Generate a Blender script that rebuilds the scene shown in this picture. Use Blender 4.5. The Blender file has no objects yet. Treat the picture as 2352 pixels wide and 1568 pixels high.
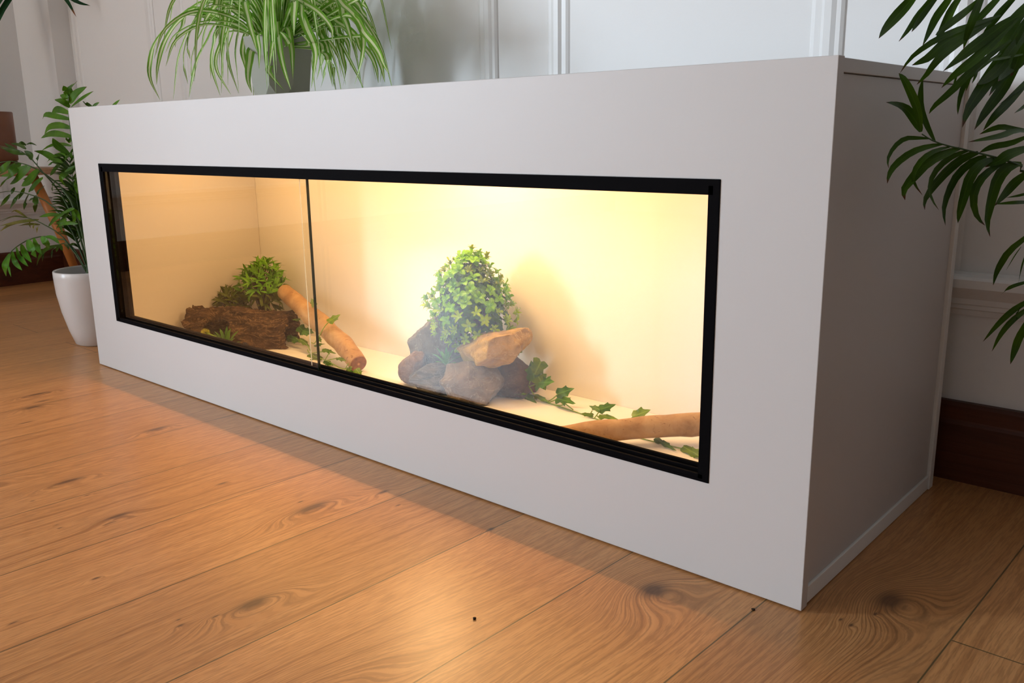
import bpy, math, random
from mathutils import Vector, Matrix, noise
C = bpy.context.scene.collection
random.seed(11)
# ------------------------------------------------------------------ measured plant data (metres)
PALM_A=[(((1.821,0.0878,0.5257),(1.816,0.0933,0.5327),(1.807,0.0877,0.5468),(1.801,0.0731,0.5528),(1.796,0.0525,0.5554)),0.0107),
(((1.821,0.0872,0.5277),(1.819,0.0806,0.5455),(1.813,0.0723,0.5641),(1.806,0.0687,0.5778),(1.8,0.0708,0.5839)),0.0096),
(((1.831,0.103,0.5159),(1.822,0.1007,0.5326),(1.816,0.0961,0.5506),(1.816,0.0918,0.5683),(1.819,0.0859,0.5792)),0.0087),
(((1.827,0.0965,0.5191),(1.817,0.0854,0.5198),(1.81,0.0733,0.519),(1.805,0.0601,0.5113),(1.804,0.0473,0.4997),(1.808,0.0406,0.4909)),0.0056),
(((1.836,0.1106,0.5131),(1.826,0.0952,0.5106),(1.816,0.0789,0.5049),(1.807,0.0651,0.4942),(1.803,0.0592,0.4843),(1.802,0.058,0.4748)),0.0087),
(((1.841,0.1193,0.5103),(1.833,0.0983,0.5065),(1.827,0.082,0.4989),(1.823,0.0723,0.4872),(1.823,0.0726,0.4761),(1.829,0.0852,0.4625)),0.0062),
(((1.848,0.1301,0.5086),(1.839,0.1117,0.5032),(1.829,0.0904,0.4946),(1.822,0.0751,0.481),(1.817,0.0637,0.4683),(1.819,0.0645,0.4582)),0.0118),
(((1.854,0.1388,0.5061),(1.844,0.1235,0.5008),(1.835,0.1088,0.49),(1.831,0.0991,0.475),(1.833,0.0996,0.4597),(1.84,0.1074,0.446)),0.0078),
(((1.861,0.1497,0.5038),(1.849,0.1407,0.4984),(1.838,0.1288,0.4862),(1.829,0.116,0.47),(1.825,0.1055,0.4559),(1.827,0.1043,0.4456)),0.0132),
(((1.867,0.1595,0.5),(1.856,0.1531,0.4949),(1.845,0.1425,0.4816),(1.84,0.1323,0.4632),(1.84,0.1223,0.4449),(1.845,0.1179,0.4293)),0.0106),
(((1.873,0.1682,0.4977),(1.866,0.1458,0.4922),(1.861,0.129,0.4794),(1.859,0.1211,0.4593),(1.857,0.1189,0.4429),(1.856,0.1211,0.4322)),0.012),
(((1.881,0.1801,0.4938),(1.873,0.1566,0.4857),(1.867,0.1383,0.473),(1.865,0.1345,0.4566),(1.868,0.1431,0.4384),(1.873,0.16,0.4273)),0.0095),
(((1.893,0.1975,0.4913),(1.884,0.1814,0.4881),(1.878,0.1663,0.4761),(1.876,0.1575,0.4546),(1.876,0.1508,0.4319),(1.881,0.1516,0.4163)),0.0143),
(((1.9,0.2073,0.4842),(1.888,0.2,0.4716),(1.882,0.1889,0.4603),(1.878,0.1674,0.4477)),0.0129),
(((1.896,0.2073,0.5208),(1.883,0.1866,0.5129),(1.872,0.1712,0.5101),(1.866,0.1621,0.5072),(1.861,0.155,0.5037)),0.0079),
(((1.9,0.2116,0.5093),(1.885,0.1792,0.5017),(1.878,0.1662,0.4947),(1.867,0.1578,0.4887)),0.0127),
(((1.9,0.2138,0.5249),(1.887,0.1818,0.5253),(1.879,0.16,0.5205),(1.869,0.1433,0.5177),(1.856,0.1277,0.515)),0.0084),
(((1.9,0.2138,0.5239),(1.886,0.186,0.5268),(1.876,0.1684,0.5296),(1.867,0.159,0.5267),(1.859,0.1559,0.5225)),0.0069),
(((1.907,0.2116,0.4502),(1.896,0.1751,0.4516),(1.878,0.164,0.45)),0.0048),
(((1.905,0.2116,0.4619),(1.897,0.1904,0.4586),(1.884,0.1891,0.4555)),0.0032),
]
PALM_A_STEM=[(((1.822,0.0889,0.5237),(1.827,0.0965,0.5191),(1.832,0.1041,0.5154),(1.841,0.1182,0.5111),(1.849,0.1312,0.5083),(1.861,0.1508,0.5033),(1.875,0.1703,0.4982),(1.885,0.1856,0.4932),(1.895,0.2,0.4876),(1.916,0.229,0.473)),0.0013),
]
PALM_B=[(((1.819,0.0584,0.6624),(1.811,0.0469,0.6463),(1.806,0.0332,0.6341),(1.803,0.0165,0.6222),(1.803,-0.0003,0.6122)),0.0121),
(((1.827,0.0834,0.6641),(1.821,0.0734,0.6478),(1.816,0.0614,0.6355),(1.813,0.0473,0.6224),(1.811,0.0307,0.6109)),0.0075),
(((1.829,0.0853,0.6592),(1.823,0.0598,0.6378),(1.821,0.0464,0.6272),(1.821,0.0344,0.6191)),0.0064),
(((1.837,0.1085,0.6657),(1.83,0.0994,0.6493),(1.825,0.0896,0.6358),(1.824,0.0763,0.6218),(1.824,0.06,0.6076)),0.0089),
(((1.842,0.1224,0.6665),(1.836,0.1031,0.6453),(1.834,0.0939,0.6323),(1.832,0.0838,0.6191),(1.831,0.0731,0.6092)),0.0089),
(((1.854,0.1493,0.6617),(1.846,0.1174,0.6438),(1.841,0.0953,0.633),(1.835,0.076,0.6221),(1.833,0.0668,0.6173)),0.0082),
(((1.853,0.1493,0.6682),(1.852,0.1272,0.6459),(1.851,0.1148,0.6305),(1.849,0.1111,0.6178),(1.847,0.113,0.606)),0.01),
(((1.866,0.1808,0.67),(1.859,0.1589,0.6532),(1.854,0.1459,0.6423),(1.849,0.1349,0.6323),(1.844,0.129,0.6245)),0.0081),
(((1.875,0.1994,0.6697),(1.862,0.1748,0.6453),(1.857,0.1647,0.6333),(1.852,0.1552,0.6225)),0.0089),
(((1.884,0.2151,0.652),(1.866,0.1762,0.6326),(1.855,0.1504,0.6174),(1.847,0.1277,0.6049),(1.842,0.1128,0.5961),(1.836,0.091,0.5846)),0.0129),
(((1.864,0.1688,0.6413),(1.852,0.132,0.6317),(1.843,0.1012,0.6239),(1.833,0.0727,0.6139),(1.825,0.0516,0.6033),(1.819,0.0402,0.5939),(1.814,0.0329,0.5818)),0.0069),
(((1.859,0.1548,0.6362),(1.846,0.113,0.622),(1.837,0.0822,0.6105),(1.831,0.0615,0.5973),(1.826,0.051,0.5922),(1.821,0.043,0.589)),0.0099),
(((1.859,0.1548,0.6342),(1.846,0.1058,0.6133),(1.839,0.0779,0.6002),(1.835,0.0635,0.5903),(1.831,0.0552,0.5797),(1.825,0.0495,0.571)),0.0086),
(((1.875,0.1919,0.6391),(1.863,0.1569,0.6152),(1.855,0.133,0.5988),(1.848,0.1167,0.5882),(1.841,0.1052,0.5791),(1.834,0.0974,0.5688)),0.0115),
(((1.873,0.1827,0.6175),(1.856,0.1337,0.5911),(1.85,0.1139,0.5783),(1.844,0.0962,0.5652),(1.835,0.0768,0.5509),(1.832,0.0727,0.5433)),0.0084),
]
PALM_C=[(((1.856,0.2188,0.6074),(1.844,0.1804,0.5891),(1.839,0.1656,0.5786),(1.837,0.1551,0.5649),(1.837,0.1503,0.5512),(1.838,0.1481,0.543)),0.0064),
(((1.868,0.2738,0.6518),(1.858,0.2351,0.6116),(1.853,0.2124,0.59),(1.848,0.1862,0.5686),(1.845,0.1563,0.5476),(1.846,0.1391,0.5296)),0.0172),
(((1.873,0.28,0.6309),(1.862,0.2541,0.5947),(1.856,0.2357,0.5696),(1.849,0.2044,0.5445),(1.847,0.1811,0.5269)),0.0147),
(((1.879,0.2861,0.5916),(1.868,0.2288,0.5583),(1.861,0.1988,0.5407),(1.854,0.1886,0.5261)),0.0102),
(((1.875,0.28,0.6095),(1.861,0.2453,0.5888),(1.856,0.2184,0.5775),(1.856,0.1893,0.5622)),0.0095),
(((1.877,0.2861,0.6118),(1.86,0.2173,0.6022),(1.85,0.181,0.5983),(1.84,0.1612,0.5978)),0.0032),
(((1.87,0.2861,0.6723),(1.86,0.2545,0.6475),(1.855,0.2397,0.6329),(1.851,0.2224,0.6148),(1.844,0.1912,0.5964)),0.016),
(((1.873,0.2861,0.6418),(1.863,0.2411,0.6151),(1.858,0.216,0.5933),(1.851,0.1893,0.5789),(1.846,0.1751,0.5739)),0.0137),
(((1.88,0.2861,0.5807),(1.87,0.2347,0.5655),(1.861,0.2129,0.5535)),0.0021),
(((1.872,0.2738,0.6164),(1.865,0.255,0.6017),(1.859,0.2269,0.5867),(1.86,0.2028,0.5775)),0.0132),
(((1.872,0.2861,0.6525),(1.867,0.2625,0.6231),(1.866,0.25,0.6014),(1.864,0.2363,0.5833)),0.0162),
(((1.882,0.2861,0.5662),(1.874,0.2667,0.5516),(1.871,0.239,0.5442)),0.0045),
(((1.848,0.1881,0.596),(1.847,0.1689,0.5885),(1.848,0.1602,0.5814),(1.847,0.1553,0.5745)),0.0039),
(((1.843,0.1698,0.5921),(1.847,0.1447,0.5809),(1.845,0.1438,0.5663)),0.0042),
(((1.836,0.1416,0.5879),(1.833,0.1432,0.5748),(1.833,0.1434,0.5661)),0.0028),
]
PALM_D=[(((1.905,0.26,0.4191),(1.879,0.2601,0.392),(1.87,0.2598,0.375),(1.866,0.2592,0.3617),(1.865,0.2583,0.3485)),0.0089),
(((1.907,0.26,0.359),(1.884,0.26,0.3486),(1.872,0.2689,0.337)),0.0048),
(((1.913,0.26,0.3419),(1.889,0.2653,0.3219),(1.873,0.266,0.3014),(1.86,0.2622,0.2791)),0.0078),
(((1.914,0.26,0.3355),(1.891,0.2593,0.3116),(1.879,0.2582,0.2918),(1.872,0.2565,0.27)),0.0073),
(((1.914,0.26,0.3323),(1.897,0.2723,0.2919),(1.892,0.2744,0.2704),(1.891,0.2664,0.2551)),0.0098),
(((1.895,0.26,0.3252),(1.891,0.2683,0.3167),(1.895,0.2516,0.311)),0.0045),
(((1.889,0.26,0.3959),(1.883,0.2613,0.3841),(1.879,0.2481,0.3692)),0.0014),
(((1.894,0.26,0.3867),(1.893,0.2533,0.3714),(1.889,0.2675,0.3513)),0.0024),
]
LP_A=[(((-0.2208,0.1,0.6343),(-0.2393,0.1135,0.6546),(-0.1552,0.0968,0.6705)),0.0137),
(((-0.2234,0.1,0.6343),(-0.2311,0.0965,0.6496),(-0.2038,0.0806,0.6597)),0.0106),
(((-0.2252,0.1,0.6194),(-0.1958,0.1065,0.6399),(-0.1429,0.1117,0.6558)),0.015),
(((-0.2298,0.1,0.6217),(-0.2283,0.0914,0.6354),(-0.2975,0.109,0.642)),0.0117),
(((-0.2204,0.1,0.6095),(-0.1355,0.0874,0.6226),(-0.0561,0.0879,0.6413)),0.0134),
(((-0.2281,0.1,0.6098),(-0.235,0.0862,0.6238),(-0.2812,0.0872,0.6297)),0.0116),
(((-0.23,0.1,0.5947),(-0.3077,0.109,0.6055),(-0.3557,0.115,0.6058),(-0.3891,0.1179,0.5953)),0.0127),
(((-0.2294,0.1,0.5795),(-0.2837,0.0884,0.5882),(-0.3457,0.0862,0.5941),(-0.388,0.0936,0.5838)),0.011),
(((-0.2303,0.1,0.5588),(-0.3067,0.1037,0.5666),(-0.3901,0.1097,0.5633),(-0.4522,0.1181,0.5455)),0.0121),
(((-0.2315,0.1,0.537),(-0.3381,0.1071,0.5456),(-0.4112,0.1135,0.5452),(-0.4824,0.1192,0.5352)),0.0122),
(((-0.1001,0.1,0.6071),(-0.172,0.1195,0.6159),(-0.1524,0.1008,0.6213)),0.0061),
(((-0.1001,0.1,0.6071),(-0.0808,0.1097,0.617)),0.0047),
(((-0.008,0.1,0.5984),(0.053,0.0971,0.6184)),0.0054),
]
LP_B=[(((-0.2489,0.1,0.5143),(-0.3622,0.1246,0.5181),(-0.4301,0.1228,0.5153),(-0.427,0.0947,0.5019)),0.0085),
(((-0.2659,0.1,0.4932),(-0.2856,0.082,0.5147),(-0.2924,0.0741,0.5348)),0.0137),
(((-0.2468,0.1,0.4944),(-0.3654,0.1285,0.4931),(-0.4408,0.1289,0.4845),(-0.4185,0.1012,0.4714)),0.0089),
(((-0.3186,0.1,0.4725),(-0.4041,0.1141,0.4828),(-0.4457,0.1091,0.4956),(-0.4522,0.0851,0.5018)),0.0125),
(((-0.2672,0.1,0.4887),(-0.3588,0.1171,0.4692),(-0.4161,0.1206,0.4507),(-0.4337,0.1106,0.4354)),0.0189),
(((-0.2275,0.1,0.5417),(-0.3466,0.1378,0.5287),(-0.2928,0.1078,0.5378)),0.0103),
(((-0.2398,0.1,0.4644),(-0.2652,0.0877,0.4499),(-0.3175,0.09,0.4318)),0.0092),
(((-0.2538,0.1,0.453),(-0.2278,0.066,0.4437),(-0.2353,0.0601,0.4327),(-0.2638,0.0822,0.4108)),0.0102),
(((-0.2471,0.1,0.4306),(-0.298,0.1213,0.4112),(-0.2033,0.0828,0.3958)),0.0092),
(((-0.373,0.1,0.4243),(-0.3525,0.0823,0.4117),(-0.4518,0.1204,0.3926)),0.0072),
(((-0.2465,0.1,0.4866),(-0.2651,0.1016,0.4909),(-0.2642,0.1062,0.4773)),0.0046),
(((-0.3452,0.1,0.4676),(-0.4084,0.1143,0.4711),(-0.424,0.1057,0.463)),0.0053),
(((-0.2452,0.1,0.4732),(-0.376,0.1274,0.45),(-0.3258,0.0884,0.4374)),0.0081),
]
LP_C=[(((-0.4588,0.08,0.4787),(-0.478,0.0855,0.4914),(-0.5016,0.0786,0.5027)),0.0114),
(((-0.4251,0.08,0.4638),(-0.3896,0.0675,0.4808),(-0.4164,0.0854,0.4963)),0.0073),
(((-0.4847,0.08,0.5174),(-0.4808,0.067,0.5234),(-0.4978,0.0625,0.5189)),0.0066),
(((-0.4812,0.08,0.5185),(-0.5044,0.1004,0.5212),(-0.441,0.0906,0.5159)),0.0051),
(((-0.4965,0.08,0.4926),(-0.5434,0.066,0.4987),(-0.7027,0.0892,0.5127)),0.0074),
(((-0.4884,0.08,0.5068),(-0.5905,0.1028,0.5172),(-0.6428,0.0965,0.5223)),0.0074),
(((-0.5511,0.08,0.4972),(-0.6182,0.0887,0.5114),(-0.6815,0.0951,0.5237)),0.0075),
(((-0.534,0.08,0.5008),(-0.5742,0.0666,0.5058),(-0.7247,0.0966,0.5113)),0.0056),
]
LP_D=[(((-0.4627,0.05,0.4702),(-0.4455,0.0238,0.4528),(-0.4793,0.0175,0.4315),(-0.577,0.0312,0.4046)),0.0161),
(((-0.3937,0.05,0.4618),(-0.4192,0.0363,0.4447),(-0.4624,0.033,0.4265),(-0.5278,0.0401,0.4139)),0.0154),
(((-0.3439,0.05,0.4546),(-0.3811,0.0486,0.4369),(-0.4134,0.0445,0.4225),(-0.4405,0.0375,0.4116)),0.0176),
(((-0.3221,0.05,0.4346),(-0.3642,0.0476,0.4189),(-0.3819,0.0415,0.405),(-0.382,0.0316,0.3963)),0.0139),
(((-0.527,0.05,0.4731),(-0.583,0.0519,0.458),(-0.5966,0.0366,0.445)),0.0135),
(((-0.4133,0.05,0.465),(-0.4453,0.0357,0.4524),(-0.4939,0.0294,0.4401),(-0.5701,0.0308,0.4361)),0.0107),
(((-0.4937,0.05,0.4699),(-0.5942,0.0606,0.4514),(-0.6805,0.0675,0.4348)),0.0111),
(((-0.3368,0.05,0.4502),(-0.4377,0.0638,0.4327),(-0.4909,0.0625,0.4268)),0.0095),
]
LP_E=[(((-0.7647,0.12,0.3736),(-0.7823,0.1074,0.3528),(-0.8752,0.1244,0.3318)),0.0074),
(((-0.6913,0.12,0.3787),(-0.6824,0.0994,0.3572),(-0.7933,0.123,0.329)),0.0081),
(((-0.6214,0.12,0.381),(-0.7269,0.1481,0.3523),(-0.7085,0.1321,0.3293)),0.0105),
(((-0.5748,0.12,0.3775),(-0.544,0.1055,0.356),(-0.6333,0.1342,0.3248)),0.0114),
(((-0.7221,0.12,0.3958),(-0.718,0.108,0.3811),(-0.7692,0.1135,0.3594)),0.0072),
(((-0.6451,0.12,0.3967),(-0.6655,0.1183,0.3822),(-0.6645,0.1045,0.3626)),0.0071),
(((-0.5902,0.12,0.3695),(-0.606,0.117,0.3653),(-0.6617,0.1319,0.3572)),0.0038),
(((-0.5034,0.12,0.4057),(-0.5955,0.1415,0.3894),(-0.6068,0.1345,0.3768)),0.0076),
]
LP_F=[(((-0.304,0.03,0.2868),(-0.2732,0.0354,0.284),(-0.1809,0.0152,0.2768)),0.0092),
(((-0.3336,0.03,0.2835),(-0.2875,0.0231,0.2728),(-0.3371,0.0453,0.251)),0.0123),
(((-0.3793,0.03,0.2775),(-0.3866,0.0381,0.2541),(-0.3534,0.0329,0.2364)),0.014),
(((-0.4267,0.03,0.2699),(-0.3612,0.0128,0.2512),(-0.3943,0.0344,0.2241)),0.0141),
(((-0.4743,0.03,0.2546),(-0.4869,0.0396,0.2268),(-0.4396,0.0364,0.2065)),0.0118),
(((-0.5099,0.03,0.2429),(-0.5514,0.051,0.2111),(-0.4854,0.043,0.1911)),0.0136),
(((-0.5468,0.03,0.2293),(-0.5583,0.0372,0.198),(-0.4771,0.0231,0.1835)),0.012),
(((-0.5617,0.03,0.222),(-0.6698,0.0562,0.175),(-0.6308,0.0447,0.1476)),0.008),
(((-0.5743,0.03,0.221),(-0.5336,0.0005,0.1935),(-0.5848,0.0165,0.1572)),0.0116),
]
LP_G=[(((-0.373,0.09,0.2542),(-0.4369,0.0802,0.24),(-0.4997,0.0822,0.2149),(-0.5716,0.096,0.1788)),0.0077),
(((-0.3735,0.09,0.2527),(-0.4855,0.1126,0.2283),(-0.4483,0.0925,0.2101)),0.0054),
(((-0.373,0.09,0.2542),(-0.3477,0.0852,0.2401)),0.0063),
(((-0.3809,0.09,0.2522),(-0.4008,0.0883,0.2327)),0.0054),
(((-0.3435,0.09,0.2578),(-0.2894,0.0763,0.2572),(-0.2794,0.074,0.2494)),0.0044),
(((-0.4433,0.09,0.2401),(-0.4869,0.0905,0.2259),(-0.4714,0.0753,0.2009)),0.0043),
(((-0.3082,0.09,0.2589),(-0.2814,0.0907,0.2621),(-0.2869,0.1032,0.2517)),0.0051),
]
LP_H=[(((-0.7567,0.16,0.3008),(-0.8732,0.1593,0.3),(-0.9854,0.1549,0.2754)),0.0048),
(((-0.682,0.16,0.2997),(-0.7856,0.1422,0.289),(-0.9708,0.1486,0.2661)),0.0082),
(((-0.7991,0.16,0.2902),(-0.9016,0.1546,0.273),(-0.9917,0.1532,0.2468)),0.0091),
(((-0.7654,0.16,0.3003),(-0.8567,0.1638,0.3176),(-0.8452,0.1433,0.3146)),0.0055),
(((-0.6787,0.16,0.2851),(-0.7498,0.152,0.2834),(-0.8586,0.1632,0.2713)),0.0064),
(((-0.7401,0.16,0.3),(-0.7656,0.1642,0.2832),(-0.7079,0.1431,0.2749)),0.0044),
(((-0.71,0.16,0.2899),(-0.6635,0.135,0.2815),(-0.6955,0.1452,0.2672)),0.0046),
(((-0.6871,0.16,0.2846),(-0.6288,0.1325,0.2805),(-0.6704,0.1452,0.2622)),0.0043),
]
LP_I=[(((-0.1788,0.06,0.3617),(-0.2203,0.0571,0.3531),(-0.3141,0.0763,0.3343)),0.0064),
(((-0.1995,0.06,0.358),(-0.2947,0.0721,0.3414),(-0.2961,0.0523,0.3342)),0.0064),
(((-0.246,0.06,0.3474),(-0.2704,0.0474,0.333),(-0.3693,0.0648,0.3045)),0.0072),
(((-0.2108,0.06,0.3533),(-0.2934,0.0771,0.3295),(-0.3014,0.0574,0.3033)),0.0079),
(((-0.1821,0.06,0.3616),(-0.1817,0.0676,0.3472),(-0.1403,0.055,0.3323)),0.007),
(((-0.265,0.06,0.3409),(-0.3426,0.0628,0.3383),(-0.3676,0.0439,0.3327)),0.0087),
(((-0.2733,0.06,0.3362),(-0.3304,0.0812,0.3097),(-0.2974,0.0711,0.2907)),0.0065),
(((-0.1928,0.06,0.3583),(-0.1796,0.0573,0.3369),(-0.2261,0.067,0.314)),0.0063),
(((-0.2333,0.06,0.334),(-0.251,0.0522,0.3237),(-0.2612,0.0426,0.324)),0.0071),
(((-0.1702,0.06,0.3247),(-0.2126,0.0503,0.3246),(-0.3286,0.0703,0.3078)),0.0064),
]
LP_STEM=[(((-0.2335,0.1,0.2198),(-0.2325,0.1,0.3332),(-0.2361,0.1,0.4984),(-0.2395,0.1,0.5738),(-0.2303,0.1,0.6214),(-0.2199,0.1,0.6389)),0.0025),
(((-0.2405,0.1,0.2135),(-0.2621,0.0971,0.2979),(-0.3347,0.0943,0.3914),(-0.428,0.0914,0.4464),(-0.4776,0.0886,0.4771),(-0.518,0.0857,0.4943),(-0.5587,0.0829,0.5048),(-0.6749,0.08,0.5157)),0.002),
(((-0.2352,0.1,0.214),(-0.2372,0.0937,0.311),(-0.2886,0.0875,0.3989),(-0.4018,0.0813,0.4461),(-0.4422,0.075,0.4583),(-0.4731,0.0687,0.4662),(-0.5145,0.0625,0.4717),(-0.558,0.0563,0.475),(-0.6391,0.05,0.4684)),0.0022),
(((-0.2405,0.1,0.2135),(-0.3284,0.1033,0.305),(-0.4598,0.1067,0.3628),(-0.5836,0.11,0.3797),(-0.6707,0.1133,0.3841),(-0.7634,0.1167,0.3835),(-0.8633,0.12,0.3749)),0.002),
(((-0.2422,0.1,0.2076),(-0.3227,0.0922,0.2623),(-0.3647,0.0844,0.2707),(-0.4178,0.0767,0.275),(-0.4542,0.0689,0.2722),(-0.5129,0.0611,0.2606),(-0.5564,0.0533,0.245),(-0.5955,0.0456,0.2269),(-0.6219,0.0378,0.202),(-0.6216,0.03,0.1792)),0.002),
(((-0.2429,0.1,0.2053),(-0.316,0.0975,0.2541),(-0.3938,0.095,0.2523),(-0.4653,0.0925,0.2354),(-0.5215,0.09,0.2093)),0.0016),
(((-0.2295,0.1,0.2064),(-0.3892,0.112,0.2652),(-0.5503,0.124,0.2954),(-0.6917,0.136,0.3058),(-0.8398,0.148,0.3039),(-0.9985,0.16,0.2798)),0.0016),
(((-0.2295,0.1,0.2064),(-0.2264,0.092,0.2893),(-0.237,0.084,0.3576),(-0.2763,0.076,0.3475),(-0.329,0.068,0.3331),(-0.3526,0.06,0.3096)),0.0018),
(((-0.2269,0.1,0.2066),(-0.2286,0.1067,0.3104),(-0.2384,0.1133,0.4212),(-0.2544,0.12,0.4649)),0.0022),
(((-0.2348,0.1,0.206),(-0.2955,0.1067,0.2604),(-0.387,0.1133,0.283),(-0.4864,0.12,0.2945)),0.0016),
]
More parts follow.
